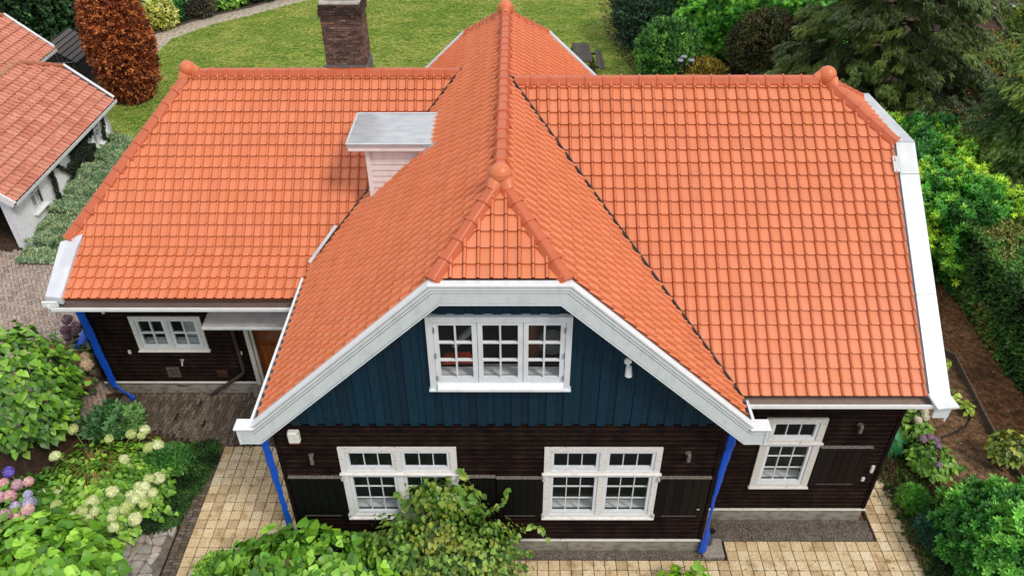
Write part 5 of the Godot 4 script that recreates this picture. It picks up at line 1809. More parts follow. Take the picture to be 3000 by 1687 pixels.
	for i in 90:
		var d := sphere_dir()
		d.y = absf(d.y) * 0.8 + 0.15
		var l := rnd(0.9, 2.0)
		var e := d.normalized() * l
		tm.tube([Vector3(rnd(-0.4, 0.4), 0, rnd(-0.8, 0.8)), e * 0.5 + sphere_dir() * 0.15, e + sphere_dir() * 0.3 - Vector3(0, 0.15, 0)], [0.02, 0.012, 0.004], 4, 1.0, false)
	part("twigs", tm, M.bark, tw)
	var tq := crown(Vector3(0, 0.8, 0), Vector3(1.5, 0.9, 1.7), 900, 0.11, pal(["5c6a24", "7a7c2c", "6a5228", "48602a"]), {"seed": 60, "shell": 0.3})
	scatter("foliage", LF.cluster, M.darkleaf, tw, tq[0], tq[1])
	shrub("rhododendron", "leafy green and brown shrub under the far brick wall", "shrub", Vector3(18.6, 0, -21.5), Vector3(18.6, 0.9, -21.5), Vector3(1.5, 1.2, 2.2), 2200, 0.13, ["4a6424", "647a2c", "7a7430", "8a6a34"], "cluster", {"seed": 61, "low": -0.6}, M.darkleaf)
	shrub("rhododendron", "tall dark shrub right of the far brick wall", "shrub", Vector3(22.5, 0, -24.0), Vector3(22.5, 1.6, -24.0), Vector3(1.6, 2.0, 1.8), 2600, 0.14, ["3a5a20", "50702a", "6c8434", "8a9a3c"], "cluster", {"seed": 62, "low": -0.9}, M.darkleaf)

	# --- far left
	var red := shrub("beech_cone", "tall clipped egg shaped copper brown conifer on the lawn at the left", "tree", Vector3(-14.8, 0, -20.5), Vector3(-14.8, 2.35, -20.5), Vector3(1.17, 2.6, 1.17), 13000, 0.12, ["7a3a1e", "94502a", "aa6236", "6a3018", "58281a", "b8703c"], "cluster", {"seed": 71, "lump": 0.2, "shell": 0.74, "low": -0.92, "freq": 4.0, "up": 0.2, "cfreq": 2.5})
	for i in 6:
		var b: Vector3 = [Vector3(-20.5, 0, -26.5), Vector3(-23.5, 0, -25.5), Vector3(-26.5, 0, -27.5), Vector3(-22.5, 0, -30.5), Vector3(-18.6, 0, -30.8), Vector3(-26.5, 0, -32.0)][i]
		shrub("yew", ["dark green rounded yew behind the dark wooden shed", "dark green yew above the far tiled roof", "dark green yew at the left edge above the far tiled roof", "dark yew in the second row above the shed", "dark yew beside the copper brown tree", "dark yew in the top left corner"][i], "tree", b, b + Vector3(0, 1.9, 0), Vector3(1.9, 2.4, 1.8), 2600, 0.2, ["16301a", "204020", "2c5028", "3a6030", "1c361c"], "cluster", {"seed": 72 + i, "lump": 0.35, "low": -0.9}, M.darkleaf, "dark yews behind the white outbuilding")
	shrub("viburnum", "fresh green shrub right behind the copper brown tree", "shrub", Vector3(-16.9, 0, -29.6), Vector3(-16.9, 1.3, -29.6), Vector3(1.3, 1.5, 1.2), 2200, 0.15, ["2c6430", "3e7a3c", "52904a", "68a454"], "cluster", {"seed": 81, "low": -0.9})
	shrub("euonymus", "pale yellow variegated shrub where the garden path bends", "shrub", Vector3(-16.6, 0, -28.6), Vector3(-16.55, 0.7, -28.5), Vector3(0.75, 0.85, 0.7), 1200, 0.12, ["a8a848", "c8c468", "84944a", "d8d488"], "cluster", {"seed": 82, "low": -0.9})
	shrub("heather", "dark purplish shrub beside the garden path", "shrub", Vector3(-15.4, 0, -30.2), Vector3(-15.4, 0.6, -30.2), Vector3(0.9, 0.75, 0.7), 1300, 0.12, ["3c3c34", "50483e", "4a5038", "5c5048"], "cluster", {"seed": 83, "low": -0.9}, M.darkleaf)
	var wh := shrub("hydrangea", "hydrangea with white flower heads at the top edge by the garden path", "shrub", Vector3(-14.5, 0, -31.6), Vector3(-14.5, 0.9, -31.6), Vector3(1.2, 1.1, 0.9), 1500, 0.16, ["4a7a28", "628f30", "7ca83c"], "heart", {"kind": "hang", "seed": 84, "low": -0.9})
	var ws := []
	for i in 26: ws.append([-14.2 + rnd(-1.0, 0.9), -31.1 + rnd(-0.8, 0.6)])
	flowers(wh, ws, 1.6, [["d8d4b8", "f2eee0"], ["d0b8a8", "ece0d0"]], 0.13, 0.9, Vector3(-14.5, 0.2, -31.6))
	for i in 4:
		var b: Vector3 = [Vector3(-12.9, 0, -32.9), Vector3(-11.7, 0, -33.7), Vector3(-18.4, 0, -28.2), Vector3(-15.9, 0, -32.6)][i]
		shrub("pittosporum", ["dull green shrub at the top edge right of the white hydrangea", "dull green shrub at the top edge where the path leaves the picture", "dull green shrub left of the yellow variegated shrub", "dull green shrub behind the white hydrangea"][i], "shrub", b, b + Vector3(0, 0.8, 0), Vector3(1.0, 1.0, 0.9), 1300, 0.14, ["2f4426", "40562e", "546838", "3a4a34"], "cluster", {"seed": 85 + i, "low": -0.9}, M.darkleaf)
	ground_cover("ivy_carpet", "dark ivy edging along the far side of the garden path", [[-17.2, -27.9], [-16.4, -28.5], [-15.6, -29.6], [-14.8, -30.6], [-13.3, -31.8], [-13.5, -32.1], [-15.2, -31.0], [-16.2, -29.6], [-17.4, -28.6]], 2200, 0.1, ["1c3418", "2a4a20", "385a28"], 0.2)
	# the ivy on the outbuilding
	var iv := thing("ivy", "grey green ivy banked up against the white outbuilding wall", "ivy", Vector3(-13.4, 0, -12.0))
	var ix := []
	var ic := PackedColorArray()
	var nz := noise(0.9, 3, 91)
	var pl := pal(["7a9a70", "90ae84", "a4be96", "b8cca6", "c4d094", "5e7e58"])
	while ix.size() < 15000:
		var z := rnd(-16.4, -9.2)
		var f := rnd()
		var hh := clampf(0.45 + nz.get_noise_2d(z, 3.0) * 0.35 + (0.15 if z < -12.5 else 0.0), 0.22, 0.8)
		if z > -11.4: hh *= 0.6
		if z > -9.9: hh *= 0.5
		var depth := 1.05 + nz.get_noise_2d(z, 9.0) * 0.2
		if z < -13: depth *= 0.75
		var x := f * depth
		var y := hh * sqrt(maxf(0.0, 1.0 - f * f)) * rnd(0.85, 1.08)
		ix.append(Transform3D(facing((Vector3(f + 0.2, 0.9, 0) + sphere_dir() * 0.6).normalized(), rnd(0, TAU)).scaled(Vector3.ONE * rnd(0.05, 0.1)), Vector3(-13.87 + x, y, z) - iv.position))
		var k := clampf(0.5 + nz.get_noise_2d(x * 2.0, z * 2.0) + rnd(-0.3, 0.3), 0, 0.99)
		ic.append(pl[int(k * pl.size())] * rnd(0.7, 1.2))
	scatter("foliage", LF.cluster, M.darkleaf, iv, ix, ic)
	var wx := []
	var wc := PackedColorArray()
	while wx.size() < 5200:
		# the dark runners climbing the wall
		var z := rnd(-16.2, -10.5)
		var y := rnd(0.2, 1.5)
		var dense := absf(z + 13.9 + (y - 0.7) * 0.5) < 0.9 - y * 0.15 + nz.get_noise_2d(z * 2, y * 3) * 0.7
		var runner := absf(z + 12.1 + (y - 0.9) * 0.12) < 0.07 or absf(z + 12.9 - (y - 1.0) * 1.1) < 0.05 or absf(z + 15.75 + sin(y * 6) * 0.12) < 0.06
		if not (dense or runner): continue
		wx.append(Transform3D(facing((Vector3(1, 0.3, 0) + sphere_dir() * 0.5).normalized(), rnd(0, TAU)).scaled(Vector3.ONE * rnd(0.045, 0.08)), Vector3(-13.84 + rnd(0, 0.06), y, z) - iv.position))
		wc.append(C(["22301f", "2c3c28", "384a30", "1c241c"][rng.randi() % 4]))
	scatter("runners", LF.cluster, M.darkleaf, iv, wx, wc)

func ground_cover(called: String, label: String, poly: Array, count: int, size: float, cols: Array, h: float) -> void:
	var lo := Vector2(1e9, 1e9)
	var hi := -lo
	for p in poly:
		lo = lo.min(Vector2(p[0], p[1]))
		hi = hi.max(Vector2(p[0], p[1]))
	var nz := noise(1.3, 3, 120 + count)
	var xs := []
	var cs := PackedColorArray()
	var pl := pal(cols)
	var c := (lo + hi) * 0.5
	var t := thing(called, label, "ground cover", Vector3(c.x, 0, c.y))
	while xs.size() < count:
		var x := rnd(lo.x - 0.1, hi.x + 0.1)
		var z := rnd(lo.y - 0.1, hi.y + 0.1)
		if not inside(poly, x + rnd(-0.1, 0.1), z + rnd(-0.1, 0.1)): continue
		var k := clampf(0.5 + nz.get_noise_2d(x, z) * 1.2 + rnd(-0.25, 0.25), 0, 0.99)
		xs.append(Transform3D(facing((Vector3.UP + sphere_dir() * 0.6).normalized(), rnd(0, TAU)).scaled(Vector3.ONE * size * rnd(0.7, 1.3)), Vector3(x - c.x, rnd(0.01, h) * (0.6 + nz.get_noise_2d(z, x)), z - c.y)))
		cs.append(pl[int(k * pl.size())] * rnd(0.75, 1.2))
	scatter("foliage", LF.cluster, M.darkleaf, t, xs, cs)
	tag(t, "", "", "", "stuff")

func hedge(called: String, label: String, at: Vector3, half: Vector3, count: int, size: float, cols: Array, sd: int) -> void:
	var t := thing(called, label, "hedge", at)
	stems(t, "stem", Vector3.ZERO, [Vector3(0, 1.2, -3), Vector3(0, 1.2, -1), Vector3(0, 1.2, 1), Vector3(0, 1.2, 3)], 0.06)
	var core := mb("141c0c")
	core.cbox(Vector3(0, half.y - 0.06, 0), half * 2.0 - Vector3(0.24, 0.24, 0.24), 0.1)
	part("inner_twigs", core, M.bark, t)
	var nz := noise(0.8, 3, sd)
	var pl := pal(cols)
	var xs := []
	var cs := PackedColorArray()
	for i in count:
		var p := Vector3(rnd(-1, 1), rnd(-1, 1), rnd(-1, 1))
		var f := rng.randi() % 5
		var nrm := Vector3.UP
		if f < 2:
			p.x = -1.0
			nrm = Vector3(-1, 0.2, 0)
		elif f < 4:
			p.y = 1.0
		else:
			p.z = 1.0 if rnd() < 0.5 else -1.0
			nrm = Vector3(0, 0.2, p.z)
		var q := Vector3(p.x * half.x, half.y + p.y * half.y, p.z * half.z)
		q += nrm * (nz.get_noise_3dv(q) * 0.16 - rnd(0, 0.14))
		xs.append(Transform3D(facing((nrm.normalized() + sphere_dir() * 0.6).normalized(), rnd(0, TAU)).scaled(Vector3.ONE * size * rnd(0.7, 1.3)), q))
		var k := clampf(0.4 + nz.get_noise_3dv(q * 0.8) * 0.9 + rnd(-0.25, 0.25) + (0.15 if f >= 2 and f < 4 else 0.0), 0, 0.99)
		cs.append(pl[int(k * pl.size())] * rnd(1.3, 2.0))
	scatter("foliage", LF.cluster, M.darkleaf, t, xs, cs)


# ------------------------------------------------------------------ the outbuildings and loose things
func old_tile_mesh() -> MB:
	var m := mb("ffffff")
	var prof := [Vector2(0.0, -0.01), Vector2(0.015, 0.035), Vector2(0.045, 0.055), Vector2(0.08, 0.035), Vector2(0.105, 0.0), Vector2(0.15, -0.012), Vector2(0.19, -0.004), Vector2(0.196, -0.03)]
	var l := 0.36
	for i in prof.size() - 1:
		var a: Vector2 = prof[i]
		var b: Vector2 = prof[i + 1]
		m.quad(Vector3(a.x, 0, a.y + 0.065), Vector3(b.x, 0, b.y + 0.065), Vector3(b.x, l, b.y + 0.005), Vector3(a.x, l, a.y + 0.005))
		m.quad(Vector3(a.x, 0.01, a.y + 0.02), Vector3(b.x, 0.01, b.y + 0.02), Vector3(b.x, 0, b.y + 0.065), Vector3(a.x, 0, a.y + 0.065))
	return m

# a low white building along z whose roof slopes east; e: the eave line x, its height, and the two z ends; rise and run to the ridge
func outbuilding(label: String, ex: float, ey: float, z0: float, z1: float, near_gable: bool, tiles_alone: bool) -> Node3D:
	var t := thing("outbuilding", label, "building", Vector3(ex, 0, (z0 + z1) * 0.5))
	var o := -t.position
	var run := 2.05
	var s := 0.866
	var ry := ey + run * s
	var rx := ex - run
	var hipz := 1.1
	var hipd := 1.36   # distance down the slope (in x) at which the half hip starts
	var w := mb("eceef2")
	w.span(Vector3(ex - run * 2 + 0.3, -0.05, z0 - 0.3) + o, Vector3(ex - 0.2, ey - 0.02, z0 - 0.5) + o)
	w.col = C("f0f1f4")
	var wall := MB.new()
	wall.col = C("f8f9fb")
	var holes := [] if not near_gable else [[10.90, 0.75, 11.45, 1.38], [15.1, 0.7, 15.62, 1.33]]
	var xf := Transform3D(Basis(Vector3.UP, PI / 2), Vector3(ex - 0.2, 0, 0) + o)
	boxes(wall, rect_minus([-z0 + 0.3 if near_gable else -z0 + 0.3, -0.05, -z1 - 0.3, ey + 0.1], holes), -0.2, 0.0)
	part("wall", wall, M.whitewall, t, xf)
	var g := MB.new()
	g.col = C("e6e7ec")
	var gp := [Vector2(ex - 2 * run + 0.3, ey - 0.1), Vector2(ex - 0.2, ey - 0.1), Vector2(ex - 1.3, ey + 0.8), Vector2(ex - 2 * run + 1.3, ey + 0.8)]
	# the gable towards the camera, with the dark opening of the garage
	var zg := z0 - 0.2
	if near_gable:
		boxes(g, rect_minus([ex - 2 * run + 0.3, -0.05, ex - 0.28, ey + 0.05], [[ex - 2 * run + 0.9, -0.06, ex - 0.55, 1.75]]), zg - 0.2, zg)
		g.ext(PackedVector2Array([Vector2(ex - 0.30, -0.05), Vector2(ex - 0.02, -0.05), Vector2(ex - 0.28, ey), Vector2(ex - 0.45, ey)]), zg - 0.2, zg + 0.06)
	else:
		boxes(g, [[ex - 2 * run + 0.3, -0.05, ex - 0.28, ey + 0.05]], zg - 0.2, zg)
	g.ext(PackedVector2Array(gp), zg - 0.2, zg)
	part("wall", g, M.whitewall, t, Transform3D(Basis(), o))
	g = mb("e6e7ec")
	g.ext(PackedVector2Array(gp), z1 + 0.3, z1 + 0.5)
	part("gable", g, M.whitewall, t, Transform3D(Basis(), o))
	var bk := mb("1c1a1a")
	bk.span(Vector3(ex - 2 * run + 0.5, 0, zg - 2.6) + o, Vector3(ex - 0.55, ey, zg - 2.5) + o)
	part("wall", bk, M.whitewall, t)
	bk = mb("1c1a1a")
	bk.span(Vector3(ex - 2 * run + 0.3, -0.05, z1 + 0.3) + o, Vector3(ex - 2 * run + 0.5, ey, zg - 0.2) + o)
	part("wall", bk, M.whitewall, t)
	bk = mb("e8e8ea")
	bk.span(Vector3(ex - 2 * run + 0.3, -0.05, z1 + 0.3) + o, Vector3(ex - 0.2, ey, z1 + 0.5) + o)
	part("wall", bk, M.whitewall, t)
	if near_gable:
		for h in holes:
			var fm := mb("f2f2f4")
			boxes(fm, rect_minus([h[0] - 0.07, h[1] - 0.07, h[2] + 0.07, h[3] + 0.07], [[h[0], h[1], h[2], h[3]]]), -0.08, 0.03)
			var fw := part("window", fm, M.paint, t, xf)
			var bars := mb("eceef0")
			bars.span(Vector3((h[0] + h[2]) * 0.5 - 0.015, h[1], -0.03), Vector3((h[0] + h[2]) * 0.5 + 0.015, h[3], 0.01))
			part("glazing_bar", bars, M.paint, fw)
			var bars2 := mb("eceef0")
			bars2.span(Vector3(h[0], h[3] - 0.2, -0.03), Vector3(h[2], h[3] - 0.17, 0.012))
			part("glazing_bar", bars2, M.paint, fw)
			var cu := mb("9a9ca0")
			cu.span(Vector3(h[0], h[1], -0.16), Vector3(h[2], h[3], -0.15))
			part("curtain", cu, M.paint, fw)
			for k in 2:
				var p := mb()
				p.span(Vector3(lerpf(h[0], h[2], k * 0.5), h[1], -0.02), Vector3(lerpf(h[0], h[2], k * 0.5 + 0.5), h[3], -0.014))
				part("pane", p, M.glass, fw)
			var sl := mb("f4f4f6")
			sl.cbox(Vector3((h[0] + h[2]) * 0.5, h[1] - 0.1, 0.04), Vector3(h[2] - h[0] + 0.2, 0.05, 0.16), 0.008)
			part("sill", sl, M.paint, fw)
	# roof
	var dk := mb("3a2018")
	var e0 := Vector3(ex, ey, z0) + o
	var e1 := Vector3(ex, ey, z1) + o
	var h1 := Vector3(ex - hipd, ey + hipd * s, z1) + o
	var r1 := Vector3(rx, ry, z1 + hipz) + o
	var r0 := Vector3(rx, ry, z0) + o
	deck(dk, [e0, e1, h1, r1, r0])
	var m1 := Vector3(ex - 2 * run + hipd, ey + hipd * s, z1) + o
	deck(dk, [Vector3(ex - 2 * run, ey, z1) + o, Vector3(ex - 2 * run, ey, z0) + o, r0, r1, m1])
	deck(dk, [h1, m1, r1])
	var rf := part("roof", dk, M.oldtile, t)
	var base := old_tile_mesh()
	var kinds := []
	for h in ["eaa088", "e69c84", "eea690", "e2967e", "e8a28a", "f0aa94", "dc8e76"]:
		var k := MB.new()
		k.put(base, Transform3D(), C(h))
		kinds.append(k.mesh())
	var up := Vector3(-1, s, 0).normalized()
	var fr := Transform3D(Basis(Vector3(0, 0, -1), up, Vector3(0, 0, -1).cross(up)), e0)
	var ln := run * sqrt(1 + s * s)
	var row := 0
	var v := -0.04
	var fieldm := MB.new()
	var n := 0
	while v < ln - 0.1:
		var u := 0.0
		var lim := z0 - z1
		var past := (v + 0.3) / ln * run - hipd
		if past > 0: lim -= past / (run - hipd) * hipz
		while u + 0.2 < lim + 0.15:
			var xf2 := fr * Transform3D(Basis(Vector3(1, 0, 0), rnd(-0.012, 0.012)) * Basis(Vector3(0, 0, 1), rnd(-0.012, 0.012)), Vector3(u, v, rnd(0, 0.006)))
			if tiles_alone and n < 300 and (e0 - o).distance_to(Vector3(ex, 0, z0)) < 99.0:
				part("roof_tile", kinds[rng.randi() % kinds.size()], M.oldtile, rf, xf2)
				n += 1
			else:
				var kk := MB.new()
				fieldm.put(base, xf2, C(["eaa088", "e69c84", "eea690", "e2967e", "e8a28a"][rng.randi() % 5]))
			u += 0.2
		v += 0.3
		row += 1
	if fieldm.v.size(): tag(part("tile_field", fieldm, M.oldtile, rf), "", "", "", "stuff")
	# ridge and hip caps
	for q in [[r0, r1], [h1, r1]]:
		var a: Vector3 = q[0]
		var b: Vector3 = q[1]
		var cnt := maxi(2, roundi((b - a).length() / 0.34))
		var d := (b - a).normalized()
		for i in cnt:
			var cm := mb(["cc8468", "c0785c", "d09478"][rng.randi() % 3])
			var p := a + (b - a) * (float(i) / cnt)
			cm.tube([p + Vector3(0, 0.0, 0), p + d * 0.36 * ((b - a).length() / cnt / 0.34)], [0.125, 0.105], 10, 0.8)
			part("ridge_tile", cm, M.oldtile, rf)
	# verge, gutter
	var vg := mb("f1f2f5")
	var dd := (h1 - e1)
	vg.box((h1 + e1) * 0.5 + Vector3(0, 0.03, -0.06), Vector3(dd.length(), 0.16, 0.09), Basis(dd.normalized(), Vector3(0, 0, 1).cross(dd.normalized()), Vector3(0, 0, 1)))
	vg.box((h1 + m1) * 0.5 + Vector3(0, 0.0, -0.06), Vector3(m1.distance_to(h1), 0.1, 0.1))
	part("verge", vg, M.paint, t)
	var vz := mb("4c4a56")
	vz.box((h1 + e1) * 0.5 + Vector3(0, 0.075, -0.0), Vector3(dd.length(), 0.02, 0.07), Basis(dd.normalized(), Vector3(0, 0, 1).cross(dd.normalized()), Vector3(0, 0, 1)))
	part("verge_lining", vz, M.lead, t)
	var v0 := mb("eff0f4")
	v0.box((e0 + r0) * 0.5 + Vector3(0.0, -0.02, 0.04), Vector3((r0 - e0).length() + 0.1, 0.2, 0.06), Basis((r0 - e0).normalized(), Vector3(0, 0, 1).cross((r0 - e0).normalized()), Vector3(0, 0, 1)))
	part("verge", v0, M.peel, t)
	var gt := mb("e4e6ec")
	gt.span(Vector3(ex + 0.09, ey - 0.09, z0 + 0.02) + o, Vector3(ex + 0.115, ey + 0.0, z1 - 0.05) + o)
	gt.span(Vector3(ex - 0.06, ey - 0.1, z0 + 0.02) + o, Vector3(ex + 0.115, ey - 0.085, z1 - 0.05) + o)
	gt.col = C("4a3840")
	gt.span(Vector3(ex - 0.05, ey - 0.085, z0) + o, Vector3(ex + 0.085, ey - 0.06, z1) + o)
	part("gutter", gt, M.zinc, t)
	return t

func blue_sheet(label: String, pts: Array, w: Array) -> void:
	# a flattened sleeve of blue plastic
	var at: Vector3 = pts[0]
	var low := Vector3(at.x, 0, at.z)
	var t := thing("blue_sleeve", label, "plastic sheet", low, "blue plastic sleeves in place of rainwater pipes")
	var m := mb("0e52c4")
	# wrinkled, so more sections than corners
	var ps := []
	var rs := []
	for i in pts.size() - 1:
		var n := maxi(2, int(pts[i].distance_to(pts[i + 1]) / 0.09))
		for k in n:
			var f := float(k) / n
			ps.append(pts[i].lerp(pts[i + 1], f) - low + Vector3(rnd(-1, 1), 0, rnd(-1, 1)) * 0.009)
			rs.append(lerpf(w[i], w[i + 1], f) * rnd(0.88, 1.12))
	ps.append(pts[pts.size() - 1] - low)
	rs.append(w[w.size() - 1])
	m.tube(ps, rs, 10, 0.45)
	part("sleeve", m, M.plastic, t)
	var tie := mb("0a2c8c")
	tie.tube([ps[0] - Vector3(0, 0.06, 0), ps[0] - Vector3(0, 0.09, 0)], rs[0] * 1.1, 10, 0.5)
	part("tie", tie, M.plastic, t)

func build_things() -> void:
	outbuilding("low white outbuilding with weathered red tiles and ivy on its wall", -13.71, 1.62, -9.9, -16.72, true, true)
	outbuilding("second white outbuilding with red tiles behind the first at the top left", -16.45, 2.6, -13.0, -18.9, false, false)
	blue_sheet("straight blue plastic sleeve down the left front corner of the left wing", [Vector3(-9.0, 3.1, -3.95), Vector3(-9.0, 2.4, -4.05), Vector3(-8.95, 0.42, -4.05), Vector3(-8.9, 0.3, -4.02)], [0.08, 0.095, 0.09, 0.06])
	blue_sheet("short blue plastic end twisted on the bricks beside the left plinth", [Vector3(-8.86, 0.33, -4.0), Vector3(-8.72, 0.2, -3.96), Vector3(-8.6, 0.1, -3.94), Vector3(-8.5, 0.03, -3.88)], [0.04, 0.035, 0.05, 0.1])
	blue_sheet("crumpled blue plastic sleeve hanging behind the left wall corner into the hydrangea", [Vector3(-9.75, 1.6, -5.6), Vector3(-9.8, 1.0, -5.3), Vector3(-9.95, 0.78, -4.9), Vector3(-10.05, 0.7, -4.62), Vector3(-10.3, 0.68, -4.52)], [0.11, 0.12, 0.13, 0.1, 0.09])
	blue_sheet("straight blue plastic sleeve left of the front wall above the slab path", [Vector3(-3.93, 3.42, 0.12), Vector3(-3.92, 2.6, 0.1), Vector3(-3.9, 1.7, 0.11), Vector3(-3.9, 1.0, 0.1), Vector3(-3.88, 0.15, 0.12)], [0.06, 0.07, 0.048, 0.062, 0.055])
	blue_sheet("twisted blue plastic sleeve at the right corner of the front wall", [Vector3(3.82, 3.42, -0.05), Vector3(3.8, 2.9, 0.0), Vector3(3.74, 2.2, 0.04), Vector3(3.72, 1.5, 0.05), Vector3(3.72, 0.8, 0.07), Vector3(3.74, 0.45, 0.08), Vector3(3.70, 0.06, 0.1)], [0.075, 0.08, 0.06, 0.03, 0.025, 0.07, 0.08])
	# drain pipe standing in the gravel and the grey slab
	var dp := thing("drain_pipe", "short grey drain pipe standing beside the right front corner", "pipe", Vector3(3.87, 0, -0.08))
	var pm := mb("6a6662")
	pm.tube([Vector3(0, 0.0, 0), Vector3(0, 0.34, 0)], 0.055, 14)
	pm.tube([Vector3(0, 0.3, 0), Vector3(0, 0.44, 0)], 0.07, 14, 1.0, false)
	part("pipe", pm, M.concrete, dp)
	var pi := mb("141414")
	pi.tube([Vector3(0, 0.42, 0), Vector3(0, 0.425, 0)], 0.062, 14)
	part("opening", pi, M.plain, dp)
	var sg := thing("concrete_slab", "single mossy grey concrete slab at the right front corner", "slab", Vector3(3.92, 0, 0.0))
	var sm := mb("a09892")
	sm.cbox(Vector3(0, 0.012, 0), Vector3(0.4, 0.06, 0.4), 0.008)
	part("slab", sm, M.slab, sg)
	# timber edging and hose
	var ed := thing("timber_edging", "grey weathered plank edging between the bed and the earth path", "edging", Vector3(10.6, 0, -3.0))
	var ep := [[10.35, -5.75], [10.78, -5.29], [10.58, -3.25], [10.52, -2.38], [10.53, -1.48], [10.6, 0.2]]
	for i in ep.size() - 1:
		var a := Vector3(ep[i][0], 0.06, ep[i][1]) - ed.position
		var b := Vector3(ep[i + 1][0], 0.06, ep[i + 1][1]) - ed.position
		var d := (b - a).normalized()
		var m := tint(mb("84786c"))
		m.cbox((a + b) * 0.5, Vector3((b - a).length(), 0.2, 0.035), 0.005, Basis(d, Vector3.UP, d.cross(Vector3.UP)))
		part("plank", m, M.greywood, ed)
	var ho := thing("hose", "thin black hose curving over the bare soil of the right bed", "hose", Vector3(10.0, 0, -3.2))
	var hm := mb("2a2622")
	var hp := []
	for q in [[9.31, -2.69], [9.52, -2.8], [9.83, -2.95], [10.09, -3.1], [10.31, -3.34], [10.42, -3.65], [10.38, -3.81], [10.2, -4.1]]:
		hp.append(Vector3(q[0], 0.02, q[1]) - ho.position)
	hm.tube(hp, 0.016, 6)
	part("hose", hm, M.plastic, ho)

	# picnic table on the lawn
	var pt := thing("picnic_table", "dark weathered picnic table with benches on the lawn", "picnic table", Vector3(2.95, 0, -23.4))
	pt.rotation.y = 0.0
	for i in 6:
		var p := tint(mb("5c5450"), 0.8, 1.2)
		p.cbox(Vector3(-0.29 + i * 0.125, 0.75, 0), Vector3(0.112, 0.04, 2.1), 0.006)
		part("plank", p, M.greywood, pt)
	for s in [-1.0, 1.0]:
		for i in 2:
			var p := tint(mb("5a524e"), 0.8, 1.2)
			p.cbox(Vector3(s * 0.72 + i * 0.14 * s, 0.44, 0), Vector3(0.13, 0.04, 2.1), 0.006)
			part("seat_plank", p, M.greywood, pt)
	for z in [-0.75, 0.75]:
		var f := mb("463e3a")
		f.cbox(Vector3(0, 0.4, z), Vector3(1.75, 0.1, 0.045), 0.006)
		f.cbox(Vector3(0, 0.69, z), Vector3(0.75, 0.08, 0.045), 0.006)
		part("cross_beam", f, M.greywood, pt)
		for s in [-1.0, 1.0]:
			var l := mb("463e3a")
			l.cbox(Vector3(s * 0.46, 0.35, z + 0.045), Vector3(0.09, 0.78, 0.04), 0.006, Basis(Vector3(0, 0, 1), s * 0.42))
			part("leg", l, M.greywood, pt)
	# the three-armed garden lamp
	var lp := thing("lamp_post", "black garden lamp post with three lanterns beside the mustard brown shrub", "lamp", Vector3(6.44, 0, -19.35))
	var lm := mb("1c1a1c")
	lm.lathe(Vector3.ZERO, [Vector2(0.11, 0), Vector2(0.11, 0.08), Vector2(0.05, 0.16), Vector2(0.035, 0.3), Vector2(0.028, 1.75), Vector2(0.045, 1.8), Vector2(0.03, 1.88), Vector2(0.0, 2.05)], 10)
	var po := part("pole", lm, M.iron, lp)
	for i in 3:
		var a := i * TAU / 3 + 0.5
		var d := Vector3(cos(a), 0, sin(a)) * 0.24
		var ar := mb("1c1a1c")
		ar.tube([Vector3(0, 1.75, 0), d * 0.6 + Vector3(0, 1.7, 0), d + Vector3(0, 1.8, 0)], 0.015, 6)
		part("arm", ar, M.iron, lp)
		var ln := mb("2a282c")
		ln.lathe(d + Vector3(0, 1.8, 0), [Vector2(0.04, 0), Vector2(0.06, 0.02), Vector2(0.085, 0.2), Vector2(0.115, 0.215), Vector2(0.1, 0.24), Vector2(0.05, 0.29), Vector2(0.02, 0.31), Vector2(0, 0.34)], 8)
		var lo := part("lantern", ln, M.iron, lp)
		var cap := mb("8a8e9a")
		cap.lathe(d + Vector3(0, 1.8, 0), [Vector2(0.12, 0.212), Vector2(0.105, 0.243), Vector2(0.052, 0.294)], 8)
		part("lantern_roof", cap, M.iron, lo)
	# dark wooden shed by the copper tree
	var sh := thing("shed", "dark slatted wooden shed between the far roof and the copper brown tree", "shed", Vector3(-18.7, 0, -23.2))
	sh.scale = Vector3(0.85, 0.85, 0.85)
	var body := mb("1e1c1c")
	body.ext(PackedVector2Array([Vector2(-1.1, 0), Vector2(1.1, 0), Vector2(1.1, 1.0), Vector2(0, 1.75), Vector2(-1.1, 1.0)]), -1.2, 1.2)
	part("wall", body, M.greywood, sh)
	for i in 11:
		var x := -1.05 + i * 0.21
		var p := tint(mb("3c3a3a"), 0.7, 1.5)
		var top := 1.7 - absf(x) * 0.68
		p.cbox(Vector3(x, top * 0.5, 1.22), Vector3(0.15, top, 0.03), 0.004)
		part("slat", p, M.greywood, sh)
	for i in 6:
		var p := tint(mb("5e5c5c"), 0.8, 1.3)
		var y := 1.0 + i * 0.14
		p.cbox(Vector3(1.16 - i * 0.205, y + 0.02, 0), Vector3(0.2, 0.025, 2.5), 0.004, Basis(Vector3(0, 0, 1), -0.6))
		part("roof_board", p, M.greywood, sh)
		var p2 := tint(mb("5e5c5c"), 0.8, 1.3)
		p2.cbox(Vector3(-1.16 + i * 0.205, y + 0.02, 0), Vector3(0.2, 0.025, 2.5), 0.004, Basis(Vector3(0, 0, 1), 0.6))
		part("roof_board", p2, M.greywood, sh)
	var rail := mb("8c8a88")
	rail.tube([Vector3(-1.2, 0.9, 1.27), Vector3(1.1, 1.0, 1.27)], 0.025, 6)
	part("rail", rail, M.greywood, sh)
	var bx := thing("white_panel", "leaning white board at the foot of the dark shed", "board", Vector3(-16.9, 0, -20.6))
	var bm := mb("c8c6c8")
	bm.cbox(Vector3(0, 0.4, 0), Vector3(0.5, 0.8, 0.04), 0.005, Basis(Vector3(1, 0, 0), -0.2))
	part("board", bm, M.peel, bx)
	# far brick wall with a white coping
	var bw := thing("garden_wall", "brown brick garden wall with a white coping at the top right", "wall", Vector3(23.0, 0, -28.3))
	var wm := mb("84685c")
